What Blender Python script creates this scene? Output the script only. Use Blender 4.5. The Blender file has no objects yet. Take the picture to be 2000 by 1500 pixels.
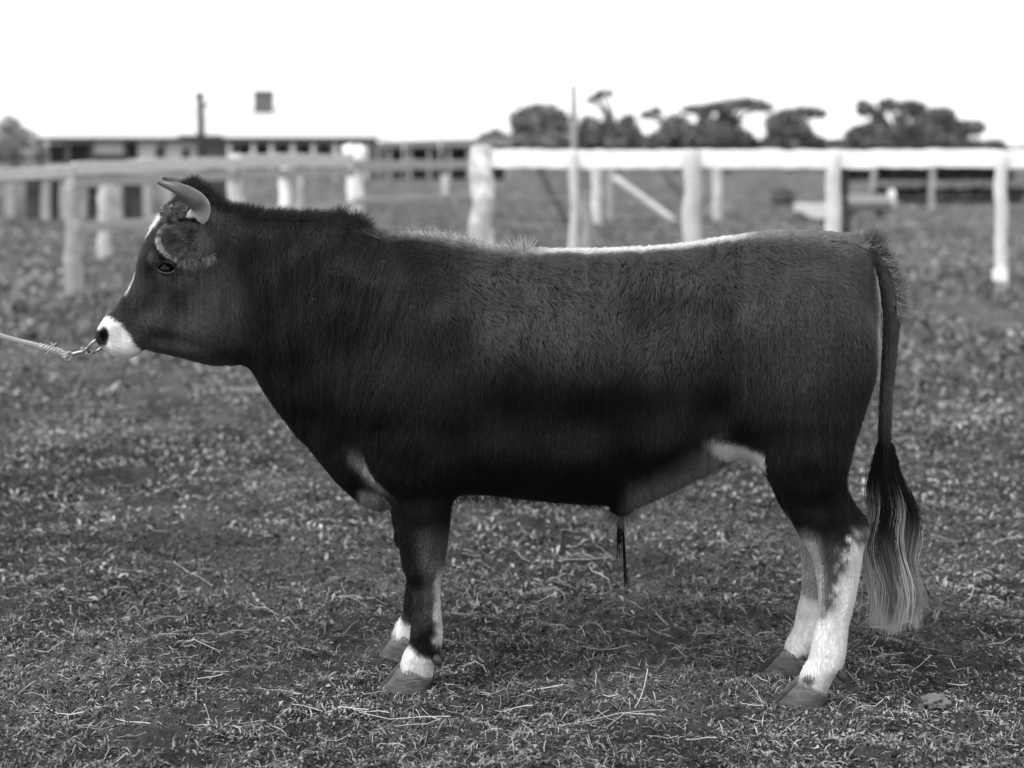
import bpy, bmesh, math, random
import numpy as np
from mathutils import Vector, Matrix

# ---------------------------------------------------------------- camera, sky, sun, exposure
F = 2960.0; H = 1.5; HOR = 300.0           # focal length in photo pixels, eye height, horizon row
sc = bpy.context.scene
col = sc.collection
cam_d = bpy.data.cameras.new('camera'); cam = bpy.data.objects.new('camera', cam_d); col.objects.link(cam)
cam_d.sensor_width = 36.0; cam_d.lens = 36.0 * F / 2000.0
cam_d.shift_y = -(750.0 - HOR) / 2000.0
cam_d.clip_start = 0.05; cam_d.clip_end = 6000
cam.location = (0, 0, H); cam.rotation_euler = (math.radians(90), 0, 0)
cam_d.dof.use_dof = True; cam_d.dof.focus_distance = 4.14; cam_d.dof.aperture_fstop = 1.9
cam_d.dof.aperture_blades = 0
sc.camera = cam

SUN_EL, SUN_AZ = 55.0, -125.0               # azimuth from +Y (behind the bull) towards +X
w = bpy.data.worlds.new('World'); sc.world = w; w.use_nodes = True
nt = w.node_tree; nt.nodes.clear()
sky = nt.nodes.new('ShaderNodeTexSky'); sky.sky_type = 'NISHITA'; sky.sun_disc = False
sky.sun_elevation = math.radians(SUN_EL); sky.sun_rotation = math.radians(SUN_AZ)
bw = nt.nodes.new('ShaderNodeRGBToBW'); nt.links.new(sky.outputs[0], bw.inputs[0])
mx = nt.nodes.new('ShaderNodeMix'); mx.data_type = 'RGBA'
mx.inputs[0].default_value = 0.86          # the cloud cover veils the sky almost evenly
mx.inputs[7].default_value = (7.0, 7.0, 7.0, 1)
nt.links.new(bw.outputs[0], mx.inputs[6])
bg = nt.nodes.new('ShaderNodeBackground'); bg.inputs[1].default_value = 0.12
nt.links.new(mx.outputs[2], bg.inputs[0])
wo = nt.nodes.new('ShaderNodeOutputWorld'); nt.links.new(bg.outputs[0], wo.inputs[0])

sd = bpy.data.lights.new('sun', 'SUN'); so = bpy.data.objects.new('sun', sd); col.objects.link(so)
sd.energy = 1.5; sd.angle = math.radians(10); sd.color = (1, 1, 1)
_e, _a = math.radians(SUN_EL), math.radians(SUN_AZ)
_dir = Vector((math.sin(_a) * math.cos(_e), math.cos(_a) * math.cos(_e), math.sin(_e)))
so.rotation_euler = _dir.to_track_quat('Z', 'Y').to_euler(); so.location = (-6, 2, 9)

vs = sc.view_settings
vs.view_transform = 'Standard'; vs.look = 'None'; vs.gamma = 1; vs.use_curve_mapping = False
vs.exposure = 0.95
sc.render.engine = 'CYCLES'
sc.cycles.max_bounces = 6; sc.cycles.diffuse_bounces = 3; sc.cycles.glossy_bounces = 2
sc.cycles.transmission_bounces = 4; sc.cycles.transparent_max_bounces = 6
sc.cycles.use_denoising = True

rng = np.random.default_rng(7)
random.seed(7)
R = math.radians

# ---------------------------------------------------------------- helpers
def tag(o, label=None, cat=None, group=None, kind=None):
    if label: o['label'] = label
    if cat: o['category'] = cat
    if group: o['group'] = group
    if kind: o['kind'] = kind
    return o

def empty(name, loc=(0, 0, 0)):
    o = bpy.data.objects.new(name, None); o.empty_display_size = 0.2
    o.location = loc; col.objects.link(o); return o

def link(name, me, mat=None, parent=None, smooth=False):
    o = bpy.data.objects.new(name, me)
    col.objects.link(o)
    if mat and not me.materials: me.materials.append(mat)
    if parent:
        o.parent = parent
        o.matrix_parent_inverse = Matrix.Translation(parent.location).inverted()
    if smooth:
        me.polygons.foreach_set('use_smooth', np.ones(len(me.polygons), bool))
    return o

def np_mesh(name, verts, faces, smooth=False):
    """verts (n,3); faces (m,k) array"""
    me = bpy.data.meshes.new(name)
    verts = np.ascontiguousarray(verts, np.float32); faces = np.ascontiguousarray(faces, np.int32)
    k = faces.shape[1]; m = len(faces)
    me.vertices.add(len(verts)); me.vertices.foreach_set('co', verts.ravel())
    me.loops.add(m * k); me.loops.foreach_set('vertex_index', faces.ravel())
    me.polygons.add(m); me.polygons.foreach_set('loop_start', np.arange(m, dtype=np.int32) * k)
    try: me.polygons.foreach_set('loop_total', np.full(m, k, np.int32))
    except Exception: pass
    if smooth: me.polygons.foreach_set('use_smooth', np.ones(m, bool))
    me.update(calc_edges=True); me.validate()
    return me

def tone_attr(me, vals, name='tone'):
    a = me.attributes.new(name, 'FLOAT', 'POINT'); a.data.foreach_set('value', np.ascontiguousarray(vals, np.float32))

def px2w(px, py, d):
    return Vector(((px - 1000.0) / F * d, d, H - (py - HOR) / F * d))

def gpt(px, py):
    """point of flat ground seen at a pixel"""
    d = F * H / (py - HOR); return Vector(((px - 1000.0) / F * d, d, 0.0))

# value noise -------------------------------------------------------------
_perm = rng.random((256, 256)).astype(np.float32)
def vnoise(x, y):
    xi = np.floor(x).astype(np.int64); yi = np.floor(y).astype(np.int64)
    fx = x - xi; fy = y - yi
    fx = fx * fx * (3 - 2 * fx); fy = fy * fy * (3 - 2 * fy)
    a = _perm[xi & 255, yi & 255]; b = _perm[(xi + 1) & 255, yi & 255]
    c = _perm[xi & 255, (yi + 1) & 255]; d = _perm[(xi + 1) & 255, (yi + 1) & 255]
    return (a * (1 - fx) + b * fx) * (1 - fy) + (c * (1 - fx) + d * fx) * fy
def fbm(x, y, o=4):
    s = 0; a = 0.5; n = 0
    for i in range(o):
        s = s + a * vnoise(x * 2 ** i + 17.3 * i, y * 2 ** i + 5.1 * i); n += a; a *= 0.5
    return s / n

# materials -----------------------------------------------------------------
def mat(name, g, rough=0.8, var=0.25, scale=6.0, bump=0.0, bscale=40.0, attr=None, spec=0.25, stretch=None, metallic=0.0, dirt=0.0, dscale=2.0, dtone=0.1):
    m = bpy.data.materials.new(name); m.use_nodes = True
    n = m.node_tree.nodes; l = m.node_tree.links
    b = n['Principled BSDF']
    b.inputs['Roughness'].default_value = rough; b.inputs['Metallic'].default_value = metallic
    b.inputs['Specular IOR Level'].default_value = spec
    tc = n.new('ShaderNodeTexCoord'); src = tc.outputs['Object']
    if stretch:
        mp = n.new('ShaderNodeMapping'); mp.inputs['Scale'].default_value = stretch
        l.new(src, mp.inputs[0]); src = mp.outputs[0]
    no = n.new('ShaderNodeTexNoise'); no.inputs['Scale'].default_value = scale; no.inputs['Detail'].default_value = 6
    no.inputs['Roughness'].default_value = 0.62
    l.new(src, no.inputs['Vector'])
    mr = n.new('ShaderNodeMapRange'); mr.inputs[1].default_value = 0.25; mr.inputs[2].default_value = 0.75
    mr.inputs[3].default_value = 1 - var; mr.inputs[4].default_value = 1 + var
    l.new(no.outputs[0], mr.inputs[0])
    mu = n.new('ShaderNodeMath'); mu.operation = 'MULTIPLY'; l.new(mr.outputs[0], mu.inputs[0])
    if attr:
        at = n.new('ShaderNodeAttribute'); at.attribute_name = attr; l.new(at.outputs['Fac'], mu.inputs[1])
    else:
        mu.inputs[1].default_value = g
    out = mu.outputs[0]
    if dirt > 0:
        n2 = n.new('ShaderNodeTexNoise'); n2.inputs['Scale'].default_value = dscale; n2.inputs['Detail'].default_value = 5
        l.new(src, n2.inputs['Vector'])
        r2 = n.new('ShaderNodeMapRange'); r2.inputs[1].default_value = 0.5; r2.inputs[2].default_value = 0.62
        r2.inputs[4].default_value = dirt
        l.new(n2.outputs[0], r2.inputs[0])
        mm = n.new('ShaderNodeMix'); mm.data_type = 'FLOAT'
        l.new(r2.outputs[0], mm.inputs[0]); l.new(out, mm.inputs[2]); mm.inputs[3].default_value = dtone
        out = mm.outputs[0]
    cc = n.new('ShaderNodeCombineColor')
    for i in range(3): l.new(out, cc.inputs[i])
    l.new(cc.outputs[0], b.inputs['Base Color'])
    if bump > 0:
        nb = n.new('ShaderNodeTexNoise'); nb.inputs['Scale'].default_value = bscale; nb.inputs['Detail'].default_value = 5
        l.new(src, nb.inputs['Vector'])
        bp = n.new('ShaderNodeBump'); bp.inputs['Strength'].default_value = 0.8; bp.inputs['Distance'].default_value = bump
        l.new(nb.outputs[0], bp.inputs['Height']); l.new(bp.outputs[0], b.inputs['Normal'])
    return m

M = {}
M['ground'] = mat('trampled_soil', 0.04, 0.95, 0.75, 34.0, 0.02, 110.0, attr='tone', spec=0.08)
M['leaf'] = mat('pasture_leaf', 0.1, 0.7, 0.2, 30, attr='tone', spec=0.2)
M['straw'] = mat('dry_straw', 0.4, 0.7, 0.3, 60, attr='tone', spec=0.2)
M['whitewash'] = mat('whitewashed_timber', 0.88, 0.8, 0.12, 3.0, 0.006, 14.0, stretch=(0.6, 6, 6))
M['postwhite'] = mat('patchy_whitewash_post', 0.78, 0.85, 0.2, 3.0, 0.012, 9.0, dirt=0.6, dscale=3.4, dtone=0.22)
M['greytimber'] = mat('weathered_grey_timber', 0.33, 0.85, 0.25, 4.0, 0.008, 12.0, stretch=(0.8, 5, 5))
M['paletimber'] = mat('pale_grey_timber', 0.52, 0.85, 0.2, 4.0, 0.008, 12.0, stretch=(0.8, 5, 5))
M['darktimber'] = mat('dark_timber', 0.06, 0.85, 0.3, 4.0, 0.006, 12.0)
M['bark'] = mat('tree_bark', 0.09, 0.9, 0.3, 3.0, 0.02, 10.0)
M['foliage'] = mat('dark_tree_leaves', 0.05, 0.7, 0.3, 0.6, attr='tone')
M['roof'] = mat('white_painted_iron', 0.55, 0.6, 0.04, 1.0)
M['wall'] = mat('pale_wall', 0.7, 0.85, 0.15, 1.0)
M['wallgrey'] = mat('grey_wall', 0.2, 0.85, 0.2, 1.0)
M['dark'] = mat('dark_opening', 0.02, 0.6, 0.2, 1.0)
M['brick'] = mat('chimney_brick', 0.13, 0.9, 0.2, 3.0)
M['concrete'] = mat('pale_concrete', 0.6, 0.85, 0.15, 5.0, 0.01, 20)
M['iron'] = mat('dull_iron', 0.3, 0.42, 0.25, 80, metallic=0.9, spec=0.5)
M['rope'] = mat('hemp_rope', 0.42, 0.9, 0.3, 200, 0.0015, 600)
M['horn'] = mat('horn_keratin', 0.22, 0.38, 0.3, 18, 0.0006, 120, attr='tone', spec=0.4)
M['hoof'] = mat('hoof_keratin', 0.11, 0.6, 0.6, 26, 0.004, 60, attr='tone', spec=0.2, stretch=(1, 1, 3.5))
M['eye'] = mat('eyeball', 0.004, 0.1, 0.1, 10, spec=0.22)
M['lidpale'] = mat('pale_eyelid_rim', 0.07, 0.5, 0.2, 60, spec=0.3)
M['limewash'] = mat('worn_limewash', 0.62, 0.85, 0.18, 4.0, 0.01, 10.0, dirt=0.35, dscale=4.0, dtone=0.3)
M['lid'] = mat('eyelid_skin', 0.035, 0.45, 0.2, 60, spec=0.4)

# mesh builders ---------------------------------------------------------------
def beam_mesh(name, a, b, wdt, hgt, seg=6, jit=0.006, up=Vector((0, 0, 1)), taper=1.0):
    """a sawn timber from a to b, wdt across, hgt along up, slightly uneven"""
    a = Vector(a); b = Vector(b); ax = (b - a).normalized()
    side = ax.cross(up)
    if side.length < 1e-4: side = Vector((1, 0, 0))
    side.normalize(); u2 = side.cross(ax).normalized()
    bm = bmesh.new(); rings = []
    for i in range(seg + 1):
        t = i / seg; c = a.lerp(b, t) + side * random.gauss(0, jit) + u2 * random.gauss(0, jit)
        k = 1 + (taper - 1) * t
        vsx = []
        for sx, sz in ((-1, -1), (1, -1), (1, 1), (-1, 1)):
            vsx.append(bm.verts.new(c + side * sx * wdt / 2 * k * random.uniform(.95, 1.05) + u2 * sz * hgt / 2 * k * random.uniform(.96, 1.04)))
        rings.append(vsx)
    for r0, r1 in zip(rings, rings[1:]):
        for j in range(4): bm.faces.new((r0[j], r0[(j + 1) % 4], r1[(j + 1) % 4], r1[j]))
    bm.faces.new(rings[0][::-1]); bm.faces.new(rings[-1])
    bmesh.ops.recalc_face_normals(bm, faces=bm.faces)
    bmesh.ops.bevel(bm, geom=[e for e in bm.edges if len(e.link_faces) == 2 and e.calc_face_angle(0) > 0.8], offset=min(wdt, hgt) * 0.08, segments=1, affect='EDGES')
    me = bpy.data.meshes.new(name); bm.to_mesh(me); bm.free(); return me

def tube_mesh(name, pts, rads, n=10, caps=True, rough=0.0, flat=(1, 1), smooth=True):
    """round tube through pts with one radius each"""
    pts = [Vector(p) for p in pts]
    V = []; Fc = []
    prev = None
    for i, p in enumerate(pts):
        t = (pts[min(i + 1, len(pts) - 1)] - pts[max(i - 1, 0)]).normalized()
        if prev is None:
            ref = Vector((0, 0, 1)) if abs(t.z) < 0.9 else Vector((0, 1, 0))
            s = t.cross(ref).normalized()
        else:
            s = (prev - t * prev.dot(t)).normalized()
        prev = s; u = t.cross(s)
        for j in range(n):
            a = 2 * math.pi * j / n
            k = rads[i] * (1 + rough * random.gauss(0, 1))
            V.append(p + s * math.cos(a) * k * flat[0] + u * math.sin(a) * k * flat[1])
    for i in range(len(pts) - 1):
        for j in range(n):
            Fc.append((i * n + j, i * n + (j + 1) % n, (i + 1) * n + (j + 1) % n, (i + 1) * n + j))
    if caps:
        Fc.append(tuple(range(n - 1, -1, -1))); Fc.append(tuple((len(pts) - 1) * n + j for j in range(n)))
    me = bpy.data.meshes.new(name); me.from_pydata([tuple(v) for v in V], [], Fc)
    if smooth: me.polygons.foreach_set('use_smooth', np.ones(len(me.polygons), bool))
    me.update(); return me

def post_mesh(name, base, top, r0, r1, n=10, rough=0.06, seg=8, wob=0.012):
    base = Vector(base); top = Vector(top); pts = []; rr = []
    for i in range(seg + 1):
        t = i / seg
        off = Vector((random.gauss(0, wob), random.gauss(0, wob), 0)) * (1 if 0 < i < seg else 0)
        pts.append(base.lerp(top, t) + off); rr.append((r0 + (r1 - r0) * t) * random.uniform(1 - rough, 1 + rough))
    pts.append(pts[-1] + Vector((0, 0, r1 * 0.25))); rr.append(r1 * 0.6)
    return tube_mesh(name, pts, rr, n, True, rough * 0.4)

def box_mesh(name, lo, hi):
    x0, y0, z0 = lo; x1, y1, z1 = hi
    v = [(x0, y0, z0), (x1, y0, z0), (x1, y1, z0), (x0, y1, z0), (x0, y0, z1), (x1, y0, z1), (x1, y1, z1), (x0, y1, z1)]
    f = [(0, 3, 2, 1), (4, 5, 6, 7), (0, 1, 5, 4), (1, 2, 6, 5), (2, 3, 7, 6), (3, 0, 4, 7)]
    me = bpy.data.meshes.new(name); me.from_pydata(v, [], f); me.update(); return me

# ---------------------------------------------------------------- ground
PITS = [(gpt(1655, 1338), 0.085, 0.035), (gpt(1180, 1150), 0.05, 0.02), (gpt(880, 1300), 0.07, 0.018), (gpt(330, 1080), 0.12, 0.03),
        (gpt(1275, 1130), 0.05, 0.03), (gpt(130, 1150), 0.1, 0.03), (gpt(1120, 1170), 0.05, 0.03), (gpt(700, 1160), 0.09, 0.02), (gpt(1890, 1430), 0.06, 0.02)]
HOOF_SPOTS = []
def gz(x, y):
    x = np.asarray(x, np.float64); y = np.asarray(y, np.float64)
    h = (fbm(x * 1.1 + 40, y * 1.1 + 9, 3) - 0.5) * 0.05 + (fbm(x * 6 + 3, y * 6 + 71, 3) - 0.5) * 0.06
    h = h + (fbm(x * 20 + 31, y * 20 + 7, 2) - 0.5) * 0.038
    h = h + (fbm(x * 0.12 + 5, y * 0.12 + 2, 2) - 0.5) * 0.25 * np.clip((y - 9) / 20, 0, 1)
    for p, r, dp in PITS:
        q = ((x - p.x) ** 2 + (y - p.y) ** 2) / r ** 2
        h = h - dp * np.exp(-q) + dp * 0.35 * np.exp(-(np.sqrt(q) - 1.5) ** 2 * 4)
    for (hx, hy, hr) in HOOF_SPOTS:
        q = np.exp(-((x - hx) ** 2 + (y - hy) ** 2) / hr ** 2)
        h = h * (1 - q) + (-0.004) * q
    return h

def build_ground():
    rows = []
    d = 2.2
    while d < 9.0: rows.append(d); d *= 1.003
    while d < 40: rows.append(d); d *= 1.02
    while d < 3500: rows.append(d); d *= 1.15
    rows = np.array(rows); nc = 600
    u = np.linspace(-1, 1, nc)
    au = np.abs(u)[None, :]; wn = rows[:, None] * 0.55 + 0.9; wf = rows[:, None] * 1.6 + 14
    X = np.sign(u)[None, :] * np.where(au < .9, au / .9 * wn, wn + (wf - wn) * ((au - .9) / .1) ** 2)
    Y = np.repeat(rows[:, None], nc, 1)
    Z = gz(X, Y)
    damp = np.clip((60 - Y) / 40, 0, 1); Z = Z * damp
    nr = len(rows)
    idx = np.arange(nr * nc).reshape(nr, nc)
    f = np.stack([idx[:-1, :-1], idx[:-1, 1:], idx[1:, 1:], idx[1:, :-1]], -1).reshape(-1, 4)
    v = np.stack([X, Y, Z], -1).reshape(-1, 3)
    me = np_mesh('ground', v, f, True)
    x, y = v[:, 0], v[:, 1]
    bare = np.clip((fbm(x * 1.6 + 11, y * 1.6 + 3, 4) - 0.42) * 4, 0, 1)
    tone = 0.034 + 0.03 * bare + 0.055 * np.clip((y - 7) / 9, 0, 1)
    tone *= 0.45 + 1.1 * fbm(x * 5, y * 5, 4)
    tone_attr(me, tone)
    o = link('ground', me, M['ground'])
    tag(o, 'trampled paddock soil with short grass reaching to the horizon', 'ground', kind='structure')
build_ground_later = build_ground

def scatter_xy(n, d0, d1, bias=1.0):
    y = d0 + (d1 - d0) * rng.random(n) ** bias
    x = (rng.random(n) * 2 - 1) * (y * 0.46 + 0.6)
    return x, y

def blades(n, d0, d1, l0, l1, w0, w1, lean, thr, bias, t0, t1, seed, fs=2.3, feather=None):
    """small leaves and blades: each a bent strip of two triangles plus tip"""
    x, y = scatter_xy(n, d0, d1, bias)
    cov = fbm(x * fs + seed, y * fs + 2 * seed, 4)
    keep = cov + (rng.random(n) - 0.5) * 0.16 > thr
    if feather: keep &= rng.random(n) < np.clip((y - d0) / (feather[0] + 1e-6), 0, 1) * np.clip((d1 - y) / (feather[1] + 1e-6), 0, 1)
    x, y = x[keep], y[keep]; n = len(x); cov = cov[keep]
    z = gz(x, y) * np.clip((60 - y) / 40, 0, 1)
    ang = rng.random(n) * 2 * np.pi; L = l0 + (l1 - l0) * rng.random(n) ** 1.6
    W = (w0 + (w1 - w0) * rng.random(n))
    tilt = np.clip(np.abs(rng.normal(lean, 0.35, n)), 0.05, 1.5)       # from the vertical
    dx, dy = np.cos(ang), np.sin(ang); sx, sy = -dy, dx
    roll = rng.normal(0, 0.5, n)
    b = np.stack([x, y, z - 0.002], -1)
    dr = np.stack([dx * np.sin(tilt), dy * np.sin(tilt), np.cos(tilt)], -1)
    tip = np.stack([dx * np.sin(np.minimum(tilt + 0.6, 1.7)), dy * np.sin(np.minimum(tilt + 0.6, 1.7)), np.cos(np.minimum(tilt + 0.6, 1.7))], -1)
    sd_ = np.stack([sx, sy, np.sin(roll)], -1)
    mid = b + dr * (L * 0.55)[:, None]; end = mid + tip * (L * 0.5)[:, None]
    v = np.stack([b, mid - sd_ * (W / 2)[:, None], mid + sd_ * (W / 2)[:, None], end], 1).reshape(-1, 3)
    k = np.arange(n)[:, None] * 4
    f = np.concatenate([k + np.array([[0, 2, 1]]), k + np.array([[1, 2, 3]])], 0)
    tn = t0 + (t1 - t0) * rng.random(n) ** 2
    tn *= (0.2 + 1.6 * fbm(x * 2.4 + 7, y * 2.4 + 19, 4)) * (0.55 + 0.9 * fbm(x * .7 + 3, y * .7 + 2, 2))
    return v, f, np.repeat(tn, 4)

def build_cover():
    parts = [blades(330000, 3.2, 8.5, .006, .022, .003, .009, 1.0, .40, 1.35, .035, .23, 3, feather=(.01, 3.2)),
             blades(230000, 3.2, 7.5, .003, .010, .002, .006, 1.1, .1, 1.3, .02, .17, 23, feather=(.01, 3.0)),
             blades(90000, 3.2, 8.0, .015, .05, .0012, .003, 1.05, .38, 1.3, .06, .36, 9, feather=(.01, 3.0)),
             blades(260000, 4.8, 20, .012, .05, .006, .016, .85, .38, 1.35, .06, .34, 5, feather=(3.5, 8)),
             blades(120000, 9, 50, .03, .12, .02, .06, .7, .38, 1.4, .08, .28, 8, .9, feather=(8, 5))]
    V, Fc, T = [], [], []; o = 0
    for v, f, t in parts:
        V.append(v); Fc.append(f + o); T.append(t); o += len(v)
    me = np_mesh('pasture_leaves', np.concatenate(V), np.concatenate(Fc)); tone_attr(me, np.concatenate(T))
    tag(link('pasture_leaves', me, M['leaf']), 'short clover and grass leaves growing in the trampled soil', 'grass', kind='stuff')

def build_crumbs():
    n = 42000
    x, y = scatter_xy(n, 3.2, 8.0, 1.6)
    keep = fbm(x * 1.6 + 11, y * 1.6 + 3, 4) + (rng.random(n) - .5) * .3 > .47
    x, y = x[keep], y[keep]; n = len(x)
    rad = .002 + .008 * rng.random(n) ** 3
    o = np.array([[1, 0, 0], [-1, 0, 0], [0, 1, 0], [0, -1, 0], [0, 0, 1], [0, 0, -1]], float)
    V = o[None] * (rad[:, None, None] * rng.uniform(.5, 1.4, (n, 6, 1))) + rng.normal(0, .22, (n, 6, 3)) * rad[:, None, None]
    V[:, :, 2] *= .75; V += np.stack([x, y, gz(x, y) + rad * .3], -1)[:, None]
    f = np.array([[0, 2, 4], [2, 1, 4], [1, 3, 4], [3, 0, 4], [2, 0, 5], [1, 2, 5], [3, 1, 5], [0, 3, 5]])
    Fc = (np.arange(n)[:, None, None] * 6 + f[None]).reshape(-1, 3)
    me = np_mesh('soil_crumbs', V.reshape(-1, 3), Fc); tone_attr(me, np.repeat(.02 + .09 * rng.random(n) ** 2, 6))
    tag(link('soil_crumbs', me, M['leaf']), 'loose crumbs of trodden earth between the grass', 'soil', kind='stuff')

def stick_arrays(x, y, ang, L, W, lift, bend=0.0):
    n = len(x)
    dx, dy = np.cos(ang), np.sin(ang); sx, sy = -dy, dx
    pts = []
    for t, k in ((-.5, .0), (-.15, 1.), (.2, 1.), (.5, 0.)):
        px = x + dx * L * t + sx * bend * L * k; py = y + dy * L * t + sy * bend * L * k
        pz = gz(px, py) * np.clip((60 - py) / 40, 0, 1) + lift * (1 + t)
        pts.append(np.stack([px, py, pz], -1))
    V = []
    for p in pts:
        for a in (0, 2.1, 4.2):
            V.append(p + np.stack([sx * np.cos(a), sy * np.cos(a), np.full(n, np.sin(a))], -1) * (W / 2)[:, None])
    V = np.stack(V, 1).reshape(-1, 3)
    quads = []
    for r in range(3):
        for j in range(3): quads.append((r * 3 + j, r * 3 + (j + 1) % 3, r * 3 + 3 + (j + 1) % 3, r * 3 + 3 + j))
    q = np.array(quads)
    Fc = (np.arange(n)[:, None, None] * 12 + q[None]).reshape(-1, 4)
    return V, Fc

def build_straw():
    n = 8000
    x, y = scatter_xy(n, 3.3, 8.5, 1.5)
    keep = fbm(x * 1.3 + 50, y * 1.3 + 2, 3) + (rng.random(n) - .5) * .35 > .47
    x, y = x[keep], y[keep]; n = len(x)
    ang = rng.random(n) * np.pi * 2; L = .015 + .075 * rng.random(n) ** 1.9; W = .0012 + .0016 * rng.random(n)
    V, Fc = stick_arrays(x, y, ang, L, W, .002 + .008 * rng.random(n), rng.normal(0, .08, n))
    me = np_mesh('straw_litter', V, Fc, True); tone_attr(me, np.repeat(.12 + .45 * rng.random(n) ** 1.5, 12))
    tag(link('straw_litter', me, M['straw']), 'fine broken straw strewn over the trampled soil', 'straw', kind='stuff')
    # the long stalks that can be picked out one by one: (x, y, x, y) ends as seen lying on the soil
    ST = [(340, 1108, 415, 1148), (275, 1262, 345, 1260), (90, 1393, 165, 1413), (70, 1280, 128, 1266), (360, 1262, 425, 1282), (385, 1335, 435, 1331),
          (700, 1402, 880, 1422), (1090, 1452, 1280, 1420), (1185, 1435, 1300, 1400), (1300, 1278, 1342, 1303), (1140, 1280, 1225, 1281), (1030, 1345, 1100, 1366),
          (1460, 1345, 1495, 1390), (1470, 1325, 1500, 1348), (1775, 1333, 1818, 1285), (1700, 1222, 1780, 1215), (1670, 1390, 1725, 1370), (1812, 1423, 1866, 1441),
          (1600, 1372, 1670, 1383), (1525, 1430, 1562, 1418), (690, 1395, 760, 1405), (570, 1385, 630, 1397), (640, 1405, 720, 1399), (225, 1412, 295, 1428),
          (110, 1420, 170, 1395), (150, 1440, 200, 1428), (880, 1215, 935, 1217), (1000, 1080, 1035, 1105), (1140, 1080, 1160, 1110), (1150, 1112, 1190, 1145),
          (1060, 1100, 1195, 1106), (1185, 1190, 1220, 1215), (1280, 1203, 1305, 1225), (1270, 1232, 1310, 1246), (1055, 1412, 1080, 1430), (1180, 1374, 1205, 1380),
          (1415, 1350, 1450, 1340), (1445, 1380, 1490, 1392), (545, 1205, 585, 1240), (480, 1180, 540, 1200), (430, 1255, 500, 1245), (310, 1225, 370, 1215),
          (200, 1165, 250, 1160), (640, 1165, 700, 1190), (520, 1360, 590, 1368), (660, 1240, 700, 1225), (1850, 1330, 1890, 1345), (1930, 1265, 1975, 1250),
          (1760, 1190, 1790, 1170), (1880, 1180, 1900, 1150), (455, 1420, 470, 1455), (35, 1375, 70, 1362), (940, 1370, 985, 1358), (985, 1395, 1040, 1402),
          (905, 1300, 950, 1320), (770, 1430, 860, 1426), (1240, 1400, 1265, 1330), (1340, 1455, 1400, 1462), (1620, 1455, 1690, 1440), (1900, 1400, 1940, 1412)]
    for i, (a, b, c, d) in enumerate(ST):
        p = gpt(a, b); q = gpt(c, d); m = (p + q) / 2; v = q - p
        V, Fc = stick_arrays(np.array([m.x]), np.array([m.y]), np.array([math.atan2(v.y, v.x)]), np.array([max(v.length, .05)]),
                             np.array([random.uniform(.0026, .0042)]), np.array([.012]), np.array([random.gauss(0, .05)]))
        ctr = np.array([m.x, m.y, float(gz(m.x, m.y))])
        me = np_mesh('straw_stalk', V - ctr, Fc, True); tone_attr(me, np.full(12, random.uniform(.35, .68)))
        o = link('straw_stalk', me, M['straw']); o.location = ctr
        tag(o, 'long dry straw stalk lying loose on the trampled soil', 'straw', 'straw stalks scattered on the soil')
    # clods of earth and dung standing proud
    for (a, b, r) in [(1080, 1170, .03), (1310, 875 + 540, .0), (1825, 1372, .035), (690, 980, .012), (1940, 560, .0)]:
        if r <= 0: continue
        p = gpt(a, b); bm = bmesh.new(); bmesh.ops.create_icosphere(bm, subdivisions=4, radius=r)
        for v in bm.verts:
            nn = fbm(np.array([v.co.x * 60 + a]), np.array([v.co.y * 60 + v.co.z * 45]), 3)[0]
            n3 = fbm(np.array([v.co.x * 260 + a]), np.array([v.co.y * 260 + v.co.z * 190]), 2)[0]; v.co *= .35 + .8 * nn + .5 * n3; v.co.z *= .55
        me = bpy.data.meshes.new('earth_clod'); bm.to_mesh(me); bm.free()
        tone_attr(me, np.full(len(me.vertices), .13 if a != 690 else .7))
        o = link('earth_clod', me, M['straw'], smooth=True); o.location = (p.x, p.y, float(gz(p.x, p.y)) + r * .25)
        tag(o, {1080: 'small rough lump of earth lying between the bull\'s front and hind legs', 1825: 'pale flat clod lying behind the bull\'s hind hooves',
                690: 'small white pebble on the grass below the bull\'s brisket'}[a], 'clod' if a != 690 else 'pebble')

# ---------------------------------------------------------------- far background
def leaf_cloud(name, blobs, n, size, t0, t1, seed):
    """leaf-sized faces through the volume of the blobs (cx,cy,cz,rx,ry,rz)"""
    r = np.random.default_rng(seed)
    vol = np.array([b[3] * b[4] * b[5] for b in blobs]); pick = r.choice(len(blobs), n, p=vol / vol.sum())
    B = np.array(blobs)[pick]
    d = r.normal(size=(n, 3)); d /= np.linalg.norm(d, axis=1)[:, None]
    rad = r.random(n) ** 0.42 * (1 + 0.18 * r.normal(size=n))
    c = B[:, :3] + d * rad[:, None] * B[:, 3:]
    a = r.normal(size=(n, 3)); a /= np.linalg.norm(a, axis=1)[:, None]
    b_ = np.cross(a, r.normal(size=(n, 3))); b_ /= np.linalg.norm(b_, axis=1)[:, None]
    s = size * (.5 + r.random(n))[:, None]
    v = np.stack([c - a * s, c - b_ * s * .45, c + a * s, c + b_ * s * .45], 1).reshape(-1, 3)
    f = np.arange(n * 4).reshape(-1, 4)
    me = np_mesh(name, v, f); tone_attr(me, np.repeat(t0 + (t1 - t0) * r.random(n), 4)); return me

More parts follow.
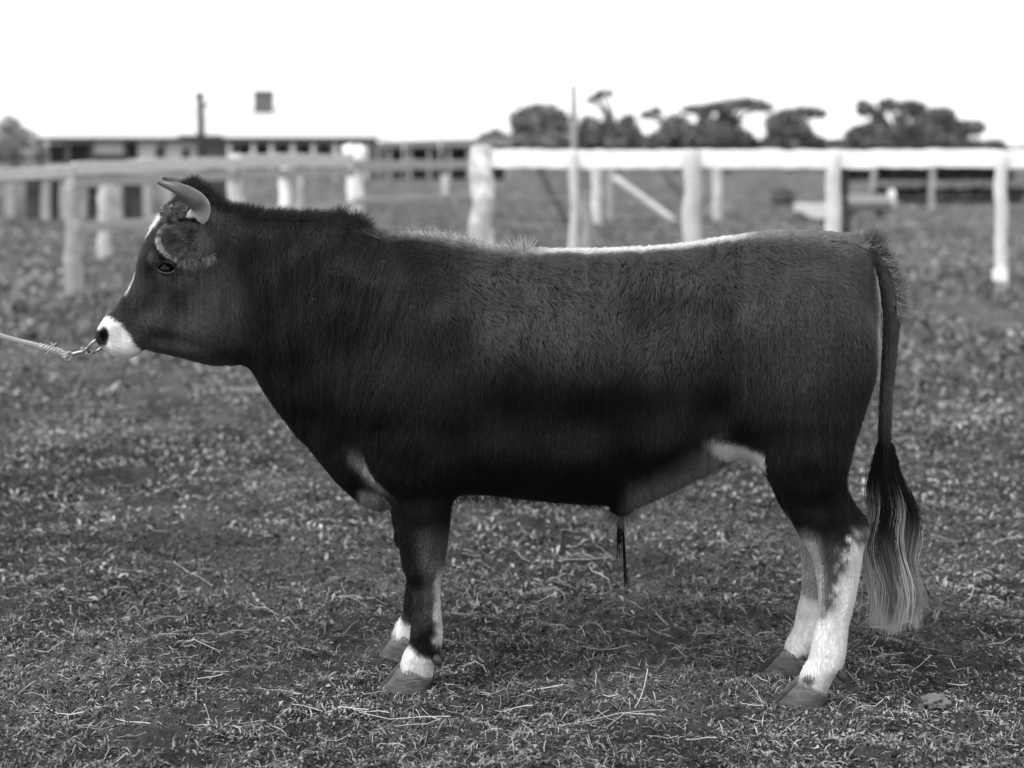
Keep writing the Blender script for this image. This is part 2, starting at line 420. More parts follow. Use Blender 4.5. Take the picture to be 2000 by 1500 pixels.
def tree(name, label, d, trunk, blobs, n, size, seed, tone=(.13, .24), cat='tree', group=None, limbs=True):
    """trunk (px,pyTop,r_m); blobs in photo pixels (px,py,rx,ry) seen at distance d"""
    k = d / F; base = px2w(trunk[0], 300, d); base.z = 0
    t = empty(name, base); tag(t, label, cat, group)
    top = px2w(trunk[0], trunk[1], d)
    bl = []
    r = random.Random(seed)
    for (px, py, rx, ry) in blobs:
        c = px2w(px, py, d + r.uniform(-1, 1) * rx * k * .5); bl.append((c.x, c.y, c.z, (rx + 3) * k, max(rx, ry) * k * .9, (ry + 3) * k))
    pts = [base, base.lerp(top, .4) + Vector((r.uniform(-.2, .2), 0, 0)), top]
    link('trunk', tube_mesh('trunk', pts, [trunk[2] * 1.25, trunk[2], trunk[2] * .7], 8), M['bark'], t)
    if limbs:
        for b in bl:
            c = Vector(b[:3]); m = top.lerp(c, .5) + Vector((0, 0, .25 * abs(c.x - top.x)))
            link('limb', tube_mesh('limb', [top - Vector((0, 0, .1)), m, c], [trunk[2] * .8, trunk[2] * .6, trunk[2] * .4], 6), M['bark'], t)
    cr = link('crown', leaf_cloud('crown', bl, int(n * 1.1), size * 1.35, tone[0], tone[1], seed), M['foliage'], t)
    cr['kind'] = 'stuff'
    return t

def build_back():
    # trees beyond the paddock
    tree('round_bush_tree', 'dense round-topped dark tree beside the end of the long shed', 118, (1055, 270, .18),
         [(1022, 245, 20, 28), (1050, 240, 24, 30), (1085, 248, 24, 30), (1050, 275, 48, 18), (1100, 270, 14, 18), (1040, 222, 16, 9), (1075, 222, 14, 9)], 9000, .22, 11)
    tree('small_bush', 'small dark bush at the gable end of the long shed', 112, (962, 285, .08), [(950, 276, 14, 10), (970, 268, 14, 10), (985, 278, 14, 10)], 1500, .2, 12, limbs=False, cat='bush')
    tree('leaning_tree', 'dark bushy tree parted by a pale leaning bare limb', 122, (1205, 270, .2),
         [(1150, 258, 22, 24), (1170, 270, 26, 20), (1225, 255, 17, 26), (1235, 275, 22, 14), (1205, 282, 30, 8), (1185, 240, 10, 8), (1152, 196, 4, 3), (1160, 189, 5, 3), (1172, 184, 7, 3), (1188, 181, 8, 2)], 6500, .22, 13)
    tree('slender_tree', 'low dark tree with one thin branch tuft standing clear above it', 125, (1320, 280, .2),
         [(1320, 250, 20, 20), (1295, 272, 22, 16), (1350, 268, 30, 20), (1257, 228, 7, 2), (1268, 222, 8, 2), (1282, 217, 6, 5), (1380, 262, 18, 14)], 5000, .22, 14)
    tree('umbrella_tree', 'flat-topped spreading tree with open gaps under its long arched crown', 125, (1420, 275, .25),
         [(1365, 214, 30, 5), (1410, 208, 26, 6), (1455, 203, 32, 7), (1490, 210, 16, 6), (1420, 240, 18, 16), (1400, 262, 26, 18), (1445, 272, 24, 14), (1375, 240, 8, 16)], 6000, .22, 15)
    tree('arched_tree', 'smaller arched tree between the flat-topped tree and the broad one', 122, (1545, 280, .22),
         [(1520, 248, 20, 20), (1540, 225, 22, 9), (1575, 218, 22, 5), (1600, 222, 12, 5), (1555, 255, 26, 13), (1530, 278, 30, 12), (1580, 268, 14, 8), (1600, 280, 14, 8)], 5000, .22, 16)
    tree('broad_tree', 'broad dark tree with round gaps of sky showing through its crown', 118, (1760, 275, .3),
         [(1690, 212, 16, 12), (1735, 205, 16, 9), (1780, 210, 24, 10), (1835, 225, 26, 12), (1700, 255, 28, 9), (1670, 265, 16, 9), (1715, 232, 9, 14), (1755, 260, 12, 20),
          (1760, 232, 8, 10), (1810, 250, 26, 22), (1860, 250, 22, 13), (1895, 250, 26, 10), (1830, 275, 40, 10), (1705, 278, 22, 9), (1870, 275, 16, 7), (1800, 232, 12, 10)], 12000, .2, 17)
    tree('hazy_tree', 'feathery tree with haze painted into its pale leaves, rising beside the end of the farmhouse roof', 150, (30, 290, .2),
         [(20, 255, 20, 24), (45, 272, 26, 18), (10, 280, 26, 18), (70, 282, 16, 12), (18, 238, 8, 12), (-60, 260, 40, 26)], 4200, .22, 18, tone=(.32, .5))  # leaf tone raised to paint in the distance haze
    bl = [(*px2w(x, 283, 126), 26 * 126 / F, 1.4, 9.5 * 126 / F) for x in range(985, 1940, 34)]
    tag(link('tree_undergrowth', leaf_cloud('tree_undergrowth', bl, 9000, .3, .1, .2, 77), M['foliage']), 'dark low undergrowth along the foot of the row of trees', 'scrub', kind='stuff')
    # far scrub line along the horizon
    bl = []
    for i in range(150):
        px = -2000 + i * 40; c = px2w(px, 296, 260); bl.append((c.x, c.y + random.uniform(-6, 6), 1.2, 3.0, 3.0, random.uniform(1.0, 1.9)))
    o = link('far_scrub', leaf_cloud('far_scrub', bl, 40000, .5, .08, .15, 31), M['foliage']); tag(o, 'low dark band of distant scrub along the horizon', 'scrub', kind='stuff')
    # hedges beyond the white rail
    for (x0, x1, yb, yt, nm, lb, n) in [(1648, 1960, 352, 318, 'dark_hedge', 'dark clipped hedge seen under the white top rail beyond the troughs', 5000),
                                   (1720, 1985, 396, 366, 'low_bank_shrubs', 'low dark strip of shrubs in front of the clipped hedge', 4500)]:
        d = F * H / (yb - HOR); k = d / F; base = px2w((x0 + x1) / 2, 300, d); base.z = 0
        bl = [(px2w(x, 300, d).x, d, (yb - yt) * k * .45, 16 * k, 12 * k, (yb - yt) * k * .55) for x in np.linspace(x0, x1, 22)]
        t = empty(nm, base); tag(t, lb, 'hedge')
        link('foliage', leaf_cloud('foliage', bl, n, 7 * k, .02, .05, n), M['foliage'], t)['kind'] = 'stuff'
        for x in np.linspace(x0 + 10, x1 - 10, 5):
            b = px2w(x, 300, d); b.z = 0; link('stem', tube_mesh('stem', [b, b + Vector((.05, 0, (yb - yt) * k * .6))], [.04, .02], 6), M['bark'], t)

    # farmhouse -----------------------------------------------------------------
    D = 90.0; k = D / F
    X = lambda px: (px - 1000) * k
    Zy = lambda py: H - (py - HOR) * k
    t = empty('farmhouse', (X(400), D, 0)); tag(t, 'long low farmhouse with white iron roof, dark eave line and a square chimney', 'house')
    y0 = D + .6
    link('wall', box_mesh('wall', (X(88), y0, 0), (X(395), y0 + 7, Zy(272))), M['wall'], t)
    link('wall', box_mesh('wall', (X(442), y0, 0), (X(722), y0 + 7, Zy(276))), M['wallgrey'], t)
    link('porch_block', box_mesh('porch_block', (X(394.5), y0 - .75, 0), (X(442.5), y0 + 3, Zy(272))), M['darktimber'], t)
    # roofs: hipped, white painted iron
    def hip(nm, x0, x1, ye, yr, zE, zR, inset):
        v = [(x0, ye, zE), (x1, ye, zE), (x1, yr, zE), (x0, yr, zE), (x0 + inset, (ye + yr) / 2, zR), (x1 - inset, (ye + yr) / 2, zR)]
        f = [(0, 1, 5, 4), (1, 2, 5), (2, 3, 4, 5), (3, 0, 4), (3, 2, 1, 0)]
        me = bpy.data.meshes.new(nm); me.from_pydata(v, [], f); me.update(); return me
    rf = link('roof', hip('roof', X(72), X(738), D - .2, D + 10, Zy(268), Zy(207), 4.2), M['roof'], t)
    link('fascia', box_mesh('fascia', (X(72), D - .26, Zy(277)), (X(395), D - .21, Zy(269))), M['darktimber'], t)
    link('fascia', box_mesh('fascia', (X(395.5), D - .26, Zy(280)), (X(738), D - .21, Zy(270))), M['darktimber'], t)
    link('roof_vent', box_mesh('roof_vent', (X(350), D - .3, Zy(270)), (X(435), D + .4, Zy(263.5))), M['darktimber'], t)
    ch = link('chimney', box_mesh('chimney', (X(473), D + 4.0, Zy(214)), (X(508), D + 5.2, Zy(171))), M['brick'], t)
    link('chimney_cap', box_mesh('chimney_cap', (X(471), D + 3.9, Zy(176)), (X(510), D + 5.3, Zy(172))), M['brick'], ch)
    for a, b, c, e in [(90, 120, 283, 320), (130, 178, 280, 320), (236, 264, 278, 312), (180, 235, 302, 316), (300, 312, 286, 310), (352, 366, 290, 310),
                       (466, 488, 284, 306), (500, 520, 284, 306), (540, 560, 284, 306), (580, 604, 284, 306), (622, 640, 284, 306), (660, 700, 284, 306)]:
        wdw = link('window', box_mesh('window', (X(a), y0 - .06, Zy(e)), (X(b), y0 - .01, Zy(c))), M['dark'], t)
        link('sill', box_mesh('sill', (X(a) - .05, y0 - .14, Zy(e) - .09), (X(b) + .05, y0 - .005, Zy(e) - .002)), M['wall'], wdw)
    for px in (80, 130, 180, 246, 320, 392, 448, 495, 530, 572, 612, 655, 715):
        link('verandah_post', box_mesh('verandah_post', (X(px) - .09, D - .15, 0), (X(px) + .09, D + .03, Zy(272))), M['wall'] if px > 440 else M['darktimber'], t)
    # long low shed to the right of the house
    t = empty('long_shed', (X(840), D - 5, 0)); tag(t, 'long low dark open-fronted shed reaching from the farmhouse to the trees', 'shed')
    D2 = D - 3; k2 = D2 / F
    X2 = lambda px: (px - 1000) * k2
    Z2 = lambda py: H - (py - HOR) * k2
    link('back_wall', box_mesh('back_wall', (X2(742), D2 + 3, 0), (X2(992), D2 + 3.2, Z2(279))), M['darktimber'], t)
    me = bpy.data.meshes.new('roof'); xa, xb = X2(736), X2(1000)
    me.from_pydata([(xa, D2, Z2(288)), (xb, D2, Z2(285)), (xb, D2 + 4, Z2(267)), (xa, D2 + 4, Z2(274)), (xa, D2, Z2(290)), (xb, D2, Z2(287)), (xb, D2 + 4, Z2(269)), (xa, D2 + 4, Z2(276))], [],
                   [(0, 1, 2, 3), (7, 6, 5, 4), (0, 4, 5, 1), (1, 5, 6, 2), (2, 6, 7, 3), (3, 7, 4, 0)]); me.update()
    link('roof', me, mat('rusty_iron', .085, .8, .25, .8), t)
    for px in (760, 800, 838, 876, 915, 955, 990):
        link('post', box_mesh('post', (X2(px) - .09, D2 + .15, 0), (X2(px) + .09, D2 + .3, Z2(289))), M['greytimber'], t)
    # pole with slanting arm by the house, two thin poles
    b = px2w(390, 300, 70); b.z = 0
    t = empty('yard_pole', b); tag(t, 'tall grey pole with a slanting side arm in front of the farmhouse roof', 'pole')
    tp = px2w(390, 184, 70); md = px2w(396, 212, 70)
    link('shaft', tube_mesh('shaft', [b, px2w(393, 245, 70), tp], [.19, .17, .17], 8), M['darktimber'], t)
    link('cap', tube_mesh('cap', [px2w(390, 188, 70), px2w(390, 181, 70)], [.25, .23], 8), M['darktimber'], t)
    link('side_arm', tube_mesh('side_arm', [px2w(391, 210, 70), px2w(405, 204, 70), px2w(422, 196, 70)], [.13, .1, .08], 6), M['greytimber'], t)
    for px, yt in ((789, 240), (860, 236)):
        b = px2w(px, 300, 84); b.z = 0
        tag(link('thin_pole', tube_mesh('thin_pole', [b, px2w(px, yt, 84)], [.07, .05], 8), M['paletimber']),
            'thin pale pole standing before the ' + ('house end of the long shed' if px == 789 else 'middle of the long shed'), 'pole')

    # white-railed fence -----------------------------------------------------------
    D = 16.4; k = D / F
    t = empty('white_rail_fence', (px2w(1450, 300, D).x, D, 0)); tag(t, 'whitewashed single-rail fence of thick sawn rails on round posts behind the bull', 'fence')
    for x0, x1 in ((948, 1128), (1130, 1350), (1352, 1636), (1638, 1962), (1964, 2300), (2302, 2640), (2642, 2980)):
        a = px2w(x0, 311, D); b = px2w(x1, 311, D)
        link('rail', beam_mesh('rail', a + Vector((0, 0, random.uniform(-.008, .008))), b, .07, .2, 12, .007), M['whitewash'], t)
    def post(px, pt, r0, r1, m, dd=D, par=t, nm='post', lean=0.0, rough=.05):
        b = px2w(px, 300, dd); b.z = -.05; tp = px2w(px + lean, pt, dd)
        return link(nm, post_mesh(nm, b, tp, r0, r1, 12, rough), m, par)
    post(941, 289, .135, .12, M['postwhite'], D + .02, rough=.12)
    post(1121, 300, .055, .05, M['paletimber'], D - .12)
    post(1146, 296, .06, .055, M['greytimber'], D + .14)
    post(1352, 296, .1, .095, M['paletimber'], D - .16)
    post(1628, 300, .09, .08, M['limewash'], D - .14)
    post(1648, 274, .065, .06, M['darktimber'], D + .12)
    link('post_cap', box_mesh('post_cap', (px2w(1624, 0, D).x, D + .0, H + 20 * k * .3), (px2w(1658, 0, D).x, D + .24, H + 28 * k)), M['darktimber'], t)
    post(1958, 298, .07, .065, M['limewash'], D - .14)
    for xx in (2302, 2641, 2975): post(xx, 298, .07, .065, M['limewash'], D - .14)
    link('footing', box_mesh('footing', (px2w(1932, 0, D).x, D - .3, .14), (px2w(1950, 0, D).x, D - .1, .26)), M['whitewash'], t)
    for zw in (.4, .72, 1.02):
        pts = [px2w(x, 300, D - .02) for x in (948, 1121, 1352, 1628, 1958, 2300)]
        for p in pts: p.z = zw + random.uniform(-.015, .015)
        link('wire', tube_mesh('wire', pts, [.004] * len(pts), 5), M['iron'], t)
    # tall thin pole behind the fence
    b = px2w(1121, 300, 21); b.z = 0
    tag(link('tall_thin_pole', tube_mesh('tall_thin_pole', [b, px2w(1121, 225, 21), px2w(1120, 165, 21)], [.06, .05, .045], 10), M['greytimber']),
        'tall thin pale pole rising above the white rail in front of the trees', 'pole')
    # far posts and stays beyond
    fp = [(1163, 438, .13, 'limewash', 'short stout white post standing beyond the white rail beside the leaning stay'),
          (1193, 432, .09, 'greytimber', 'grey post at the upper end of the leaning stay'),
          (1400, 430, .115, 'paletimber', 'pale post standing alone beyond the white rail'),
          (1706, 392, .1, 'greytimber', 'grey post in front of the clipped hedge beside the long trough'),
          (1820, 412, .085, 'greytimber', 'slender grey post in front of the low strip of shrubs'),
          (870, 388, .12, 'paletimber', 'short pale post far behind the gnarled whitewashed fence post')]
    for px, yb, r, m, lb in fp:
        b = gpt(px, yb); 
        o = link('fence_post', post_mesh('fence_post', b - Vector((0, 0, .1)), b + Vector((.02, 0, 1.28 if px != 870 else .75)), r, r * .9, 10), M[m])
        tag(o, lb, 'post', 'old posts beyond the white rail')
    for (xa, ya, xb, yb, r, m, lb) in [(1200, 347, 1318, 434, .085, 'paletimber', 'pale round log leaning as a stay against the grey post'),
                                       (1298, 340, 1342, 392, .07, 'darktimber', 'dark stay log leaning behind a round post of the white-railed fence'),
                                       (1058, 340, 1112, 440, .06, 'darktimber', 'dark stay log leaning beside the tall thin pole')]:
        b = gpt(xb, yb); tp = px2w(xa, ya, b.y + .4)
        o = link('leaning_stay', post_mesh('leaning_stay', b, tp, r, r * .9, 10), M[m]); tag(o, lb, 'log', 'leaning stays beyond the white rail')
    # troughs
    b = gpt(1588, 430); t = empty('pale_trough', b); tag(t, 'pale round-bottomed trough on short legs beyond the white rail', 'trough')
    prof = [(-.34, .36), (-.33, .2), (-.2, .09), (0, .05), (.2, .09), (.33, .2), (.34, .36), (.27, .36), (.25, .22), (0, .13), (-.25, .22), (-.27, .36)]
    def trough(nm, base, prof, ln, m, par, along):
        bm = bmesh.new(); rr = []
        for s in (-.5, .5):
            rr.append([bm.verts.new(base + (Vector((p, s * ln, z)) if along == 'y' else Vector((s * ln, p, z)))) for p, z in prof])
        n = len(prof)
        for i in range(n): bm.faces.new((rr[0][i], rr[0][(i + 1) % n], rr[1][(i + 1) % n], rr[1][i]))
        for s in (0, 1):
            h = n // 2
            c = [rr[s][i] for i in range(h + 1)]; bm.faces.new(c)
        bmesh.ops.recalc_face_normals(bm, faces=bm.faces)
        me = bpy.data.meshes.new(nm); bm.to_mesh(me); bm.free(); return link(nm, me, m, par)
    trough('basin', b, prof, 1.1, M['concrete'], t, 'y')
    for sx in (-.26, .26):
        for sy in (-.4, .4): link('leg', box_mesh('leg', (b.x + sx - .04, b.y + sy - .04, b.z), (b.x + sx + .04, b.y + sy + .04, b.z + .14)), M['darktimber'], t)
    b = gpt(1690, 424); t = empty('log_trough', b); tag(t, 'dark hollowed log trough with a pale round end disc beside it', 'trough')
    trough('basin', b + Vector((0, 0, .16)), [(-.2, .36), (-.24, .2), (-.15, .04), (0, 0), (.15, .04), (.24, .2), (.2, .36), (.15, .36), (.14, .2), (0, .12), (-.14, .2), (-.15, .36)], .95, M['greytimber'], t, 'x')
    link('end_disc', tube_mesh('end_disc', [b + Vector((.56, -.1, .4)), b + Vector((.64, -.1, .4))], [.27, .27], 18), M['concrete'], t)
    for sx in (-.35, .35): link('cradle', box_mesh('cradle', (b.x + sx - .06, b.y - .25, b.z), (b.x + sx + .06, b.y + .25, b.z + .2)), M['darktimber'], t)
    b = gpt(1528, 398); bm = bmesh.new(); bmesh.ops.create_icosphere(bm, subdivisions=3, radius=.35)
    for v in bm.verts: v.co *= .8 + .4 * fbm(np.array([v.co.x * 4 + 3]), np.array([v.co.y * 4 + v.co.z * 3]), 3)[0]
    me = bpy.data.meshes.new('tree_stump'); bm.to_mesh(me); bm.free(); o = link('tree_stump', me, M['darktimber'], smooth=True); o.location = b + Vector((0, 0, .18))
    tag(o, 'dark rounded stump in the paddock beyond the white rail', 'stump')

    # left yard fence: two boards and a low rail running away to the right ------------------
    dl = lambda px: 9.534 / (.328 - (px - 1000) / F)
    t = empty('board_fence', (px2w(400, 300, dl(400)).x, dl(400), 0)); tag(t, 'weathered grey board fence running away behind the bull\'s head', 'fence')
    def rail(nm, x0, ta, ba, x1, tb, bb, m, off=0.0):
        d0, d1 = dl(x0) + off, dl(x1) + off
        a = px2w(x0, (ta + ba) / 2, d0); b = px2w(x1, (tb + bb) / 2, d1)
        hg = ((ba - ta) * d0 + (bb - tb) * d1) / 2 / F
        link(nm, beam_mesh(nm, a, b, .06, hg, 10, .009), M[m], t)
    rail('rail', -330, 352, 376, 141, 320, 345, 'paletimber')
    rail('rail', -1100, 390, 420, -332, 352, 376, 'paletimber')
    rail('rail', 143, 317, 341, 462, 305, 329, 'paletimber')
    rail('rail', 464, 303, 328, 690, 300, 325, 'paletimber')
    rail('rail', 692, 314, 333, 935, 311, 329, 'greytimber')
    rail('board', 145, 343, 364, 462, 331, 353, 'greytimber', .05)
    rail('board', 464, 330, 352, 690, 328, 344, 'greytimber', .05)
    rail('low_rail', 150, 436, 454, 462, 412, 430, 'greytimber', .03)
    rail('low_rail', 464, 411, 428, 690, 394, 409, 'greytimber', .03)
    rail('low_rail', 692, 388, 398, 935, 376, 386, 'greytimber', .03)
    def lpost(px, pt, r, m, off=.16, z0=-.05, z1=None, nm='post'):
        d = dl(px) + off; b = px2w(px, 300, d); b.z = z0; tp = px2w(px, pt, d)
        if z1 is not None: tp.z = z1
        return link(nm, post_mesh(nm, b, tp, r, r * .92, 12, .06), M[m], t)
    lpost(146, 352, .1, 'greytimber', .17)
    lpost(-332, 340, .1, 'greytimber', .17); lpost(-1095, 380, .1, 'greytimber', .17)
    lpost(460, 304, .1, 'paletimber', .17)
    # whitewashed posts of the yard behind
    for px, yt, yb, r, m, lb in [(205, 345, 508, .1, 'paletimber', 'pale post behind the board fence beside the gnarled corner post'),
                                 (556, 330, 520, .085, 'whitewash', 'bright white post behind the board fence over the bull\'s neck'),
                                 (585, 348, 520, .06, 'paletimber', 'short pale stump post touching the bright white post'),
                                 (692, 284, 500, .125, 'postwhite', 'forked white post showing above and below the board fence')]:
        d = (F * H / (yb - HOR)); b = px2w(px, 300, d); b.z = -.05
        if px == 692:
            d = dl(692) + .55; b = px2w(px, 300, d); b.z = -.05
            e = empty('forked_post', b); tag(e, lb, 'post', 'posts behind the board fence')
            nk = px2w(692, 325, d)
            link('shaft', post_mesh('shaft', b, nk, .125, .115, 12, .06), M['postwhite'], e)
            link('fork', tube_mesh('fork', [nk - Vector((0, 0, .1)), px2w(683, 300, d), px2w(678, 283, d)], [.11, .1, .09], 10), M['whitewash'], e)
            link('fork', tube_mesh('fork', [nk - Vector((0, 0, .1)), px2w(700, 303, d), px2w(708, 285, d)], [.1, .09, .08], 10), M['whitewash'], e)
        else:
            tag(link('yard_post', post_mesh('yard_post', b, px2w(px, yt, d), r, r * .9, 12), M[m]), lb, 'post', 'posts behind the board fence')
    # pens beyond the board fence: dark hurdles between pale uprights
    dd = F * H / (428 - HOR); k3 = dd / F
    t = empty('plank_pen', (px2w(150, 0, dd).x, dd, 0)); tag(t, 'old plank pen with dark gaps between pale uprights beyond the board fence', 'pen')
    Xp = lambda px: (px - 1000) * k3
    Zp = lambda py: H - (py - HOR) * k3
    for x0, x1, yt, yb, m in [(48, 82, 350, 424, 'darktimber'), (98, 118, 350, 440, 'darktimber'), (170, 190, 352, 424, 'darktimber'), (240, 276, 355, 424, 'darktimber'), (402, 444, 352, 424, 'darktimber')]:
        link('dark_panel', box_mesh('dark_panel', (Xp(x0), dd + .1, 0), (Xp(x1), dd + .16, Zp(yt))), M[m], t)
    for px in (20, 90, 126, 160, 200, 230, 288, 330, 385, 455):
        link('upright', beam_mesh('upright', (Xp(px), dd, -.05), (Xp(px), dd, Zp(338)), .2, .1, 4, .01, up=Vector((0, 1, 0))), M['greytimber'], t)
    link('top_plank', beam_mesh('top_plank', (Xp(-60), dd - .09, Zp(340)), (Xp(470), dd - .09, Zp(340)), .05, .16), M['greytimber'], t)
build_back()

# ---------------------------------------------------------------- the bull
YAW = R(7.0); D0 = 4.364; CA, SA = math.cos(YAW), math.sin(YAW)
HEAD_TURN = R(14.0)

def P(px, py, t=0.0):
    """photo pixel on the vertical plane at lateral offset t -> bull's own (s along, t across, z up)"""
    px = np.asarray(px, float); py = np.asarray(py, float)
    p = (px - 1000.0) / F
    s = (p * (D0 + t * CA) - t * SA) / (CA + p * SA)
    Y = D0 - s * SA + t * CA
    return s, H - (py - HOR) / F * Y

def proj(s, t, z):
    X = s * CA + t * SA; Y = D0 - s * SA + t * CA
    return 1000 + F * X / Y, HOR - (z - H) * F / Y

S_PIV = float(P(520, 500)[0])
def bend(s, t, z):
    """turn the head a little towards the viewer, then to world coordinates"""
    s = np.asarray(s, float); t = np.asarray(t, float); z = np.asarray(z, float)
    u = np.clip((S_PIV - s) / 0.24, 0, 1); u = u * u * (3 - 2 * u); th = HEAD_TURN * u
    c, n = np.cos(th), np.sin(th); ds = s - S_PIV
    s2 = S_PIV + ds * c - t * n; t2 = t * c + ds * n
    X = s2 * CA + t2 * SA; Y = D0 - s2 * SA + t2 * CA
    s0 = S_PIV + ds * c; t0 = ds * n
    q = (D0 - s0 * SA + t0 * CA) / (D0 - s * SA)
    q2 = (s0 * CA + t0 * SA) / np.where(np.abs(s * CA) < 1e-6, 1e-6, s * CA)
    fx = np.where(u > 0, q / np.where(np.abs(q2) < .2, 1, q2), 1.0)
    return np.stack([X * fx, Y, H + (z - H) * np.where(u > 0, q, 1.0)], -1)
def wproj(Wc):
    return 1000 + F * Wc[..., 0] / Wc[..., 1], HOR - (Wc[..., 2] - H) * F / Wc[..., 1]
def PH(px, py, t, tp=None):
    """like P, but for the turned head: the place at lateral offset t that is seen at the pixel"""
    s, z = P(px, py, t); s = np.array(s, float); z = np.array(z, float); tt = np.full(s.shape, t) if np.ndim(t) == 0 else np.asarray(t, float)
    for _ in range(6):
        Wc = bend(s, tt, z); a, b = wproj(Wc); s = s + (px - a) / F * Wc[..., 1]; z = z - (py - b) / F * Wc[..., 1]
    return s, z
def W1(px, py, t):
    s, z = PH(px, py, t); return Vector(bend(s, t, z))

def smooth_poly(pts, n=6):
    """closed Catmull-Rom"""
    p = np.array(pts, float); m = len(p); out = []
    for i in range(m):
        a, b, c, d = p[(i - 1) % m], p[i], p[(i + 1) % m], p[(i + 2) % m]
        for k in range(n):
            u = k / n
            out.append(.5 * ((2 * b) + (c - a) * u + (2 * a - 5 * b + 4 * c - d) * u * u + (3 * b - a - 3 * c + d) * u ** 3))
    return np.array(out)

def poly_sdf(gx, gy, poly):
    """positive inside"""
    a = poly; b = np.roll(poly, -1, 0)
    d2 = np.full(gx.shape, 1e9); ins = np.zeros(gx.shape, bool)
    for (ax, ay), (bx, by) in zip(a, b):
        ex, ey = bx - ax, by - ay; L = ex * ex + ey * ey + 1e-12
        u = np.clip(((gx - ax) * ex + (gy - ay) * ey) / L, 0, 1)
        d2 = np.minimum(d2, (gx - ax - u * ex) ** 2 + (gy - ay - u * ey) ** 2)
        c = ((ay > gy) != (by > gy))
        if ey != 0: ins ^= c & (gx < ex * (gy - ay) / ey + ax)
    return np.where(ins, 1, -1) * np.sqrt(d2)

def idw(px, py, pts, e=26.0, pw=1.6):
    pts = np.array(pts, float); num = 0; den = 0
    for r in pts:
        w_ = 1.0 / ((px - r[0]) ** 2 + (py - r[1]) ** 2 + e * e) ** pw
        num = num + w_[..., None] * r[2:]; den = den + w_
    return num / den[..., None]

TRUNK = [(205, 621), (222, 606), (238, 585), (252, 564), (260, 548), (266, 530), (270, 512), (276, 490), (287, 463), (306, 430), (326, 406), (340, 391), (352, 374), (364, 360), (378, 354),
         (396, 366), (415, 386), (436, 403), (470, 414), (520, 418), (580, 417), (640, 419), (690, 428), (716, 445), (748, 456), (800, 455), (860, 460), (910, 473), (960, 487), (1010, 492),
         (1080, 495), (1150, 495), (1220, 493), (1290, 489), (1350, 483), (1400, 474), (1450, 465), (1500, 457), (1560, 454), (1620, 456), (1665, 464), (1692, 482), (1704, 520), (1712, 560),
         (1716, 605), (1713, 650), (1700, 710), (1683, 765), (1668, 825), (1655, 890), (1610, 935), (1550, 925), (1490, 900), (1440, 890), (1400, 908), (1350, 935), (1290, 966), (1240, 990),
         (1214, 1002), (1196, 992), (1178, 980), (1100, 973), (1000, 962), (930, 957), (880, 968), (820, 986), (768, 990), (735, 987), (705, 973), (685, 955), (660, 930), (635, 900), (605, 865),
         (582, 842), (558, 810), (530, 770), (506, 730), (490, 714), (468, 708), (444, 711), (414, 711), (375, 702), (336, 692), (300, 684), (282, 681), (268, 690), (252, 696), (225, 693), (205, 683),
         (192, 671), (186, 658), (189, 645), (197, 630)]
# (px, py, half width m, rounding radius m)
TW = [(200, 655, .05, .04), (225, 655, .066, .045), (255, 660, .062, .05), (250, 600, .055, .05), (280, 620, .064, .06), (330, 650, .066, .06), (300, 560, .085, .06), (320, 520, .098, .055), (310, 455, .092, .045),
      (345, 420, .09, .05), (380, 375, .055, .04), (390, 420, .088, .05), (390, 500, .095, .07), (380, 590, .092, .08), (420, 640, .09, .075), (440, 690, .06, .045), (375, 690, .05, .04),
      (440, 440, .085, .06), (470, 560, .115, .11), (480, 660, .11, .08), (520, 470, .1, .09), (560, 560, .15, .14), (600, 450, .085, .08), (620, 520, .14, .12), (620, 640, .18, .15), (560, 740, .11, .09), (600, 820, .08, .07),
      (680, 480, .125, .11), (685, 540, .165, .13), (690, 600, .195, .15), (690, 740, .21, .14), (660, 880, .1, .08), (720, 950, .08, .06), (760, 500, .15, .12), (765, 550, .195, .15), (800, 600, .23, .17), (850, 550, .2, .14), (790, 750, .265, .18), (780, 880, .215, .14),
      (850, 960, .15, .1), (880, 500, .14, .11), (900, 620, .24, .18), (900, 760, .275, .22), (900, 900, .235, .16), (1000, 530, .19, .13), (1000, 700, .285, .25), (1000, 860, .27, .2), (1000, 940, .19, .12),
      (1150, 530, .2, .12), (1150, 700, .31, .25), (1150, 860, .285, .2), (1150, 950, .17, .11), (1210, 985, .035, .03), (1260, 960, .09, .07), (1300, 530, .22, .11), (1300, 680, .295, .22), (1300, 840, .26, .18), (1330, 930, .11, .07),
      (1400, 500, .15, .09), (1400, 560, .25, .12), (1400, 680, .265, .2), (1400, 820, .21, .13), (1440, 875, .12, .05), (1500, 500, .15, .09), (1500, 600, .255, .15), (1500, 780, .245, .18), (1560, 480, .1, .07), (1580, 560, .22, .13), (1580, 720, .245, .18),
      (1580, 870, .16, .1), (1650, 480, .07, .06), (1660, 540, .14, .1), (1670, 640, .17, .12), (1650, 780, .17, .12), (1700, 580, .1, .07)]
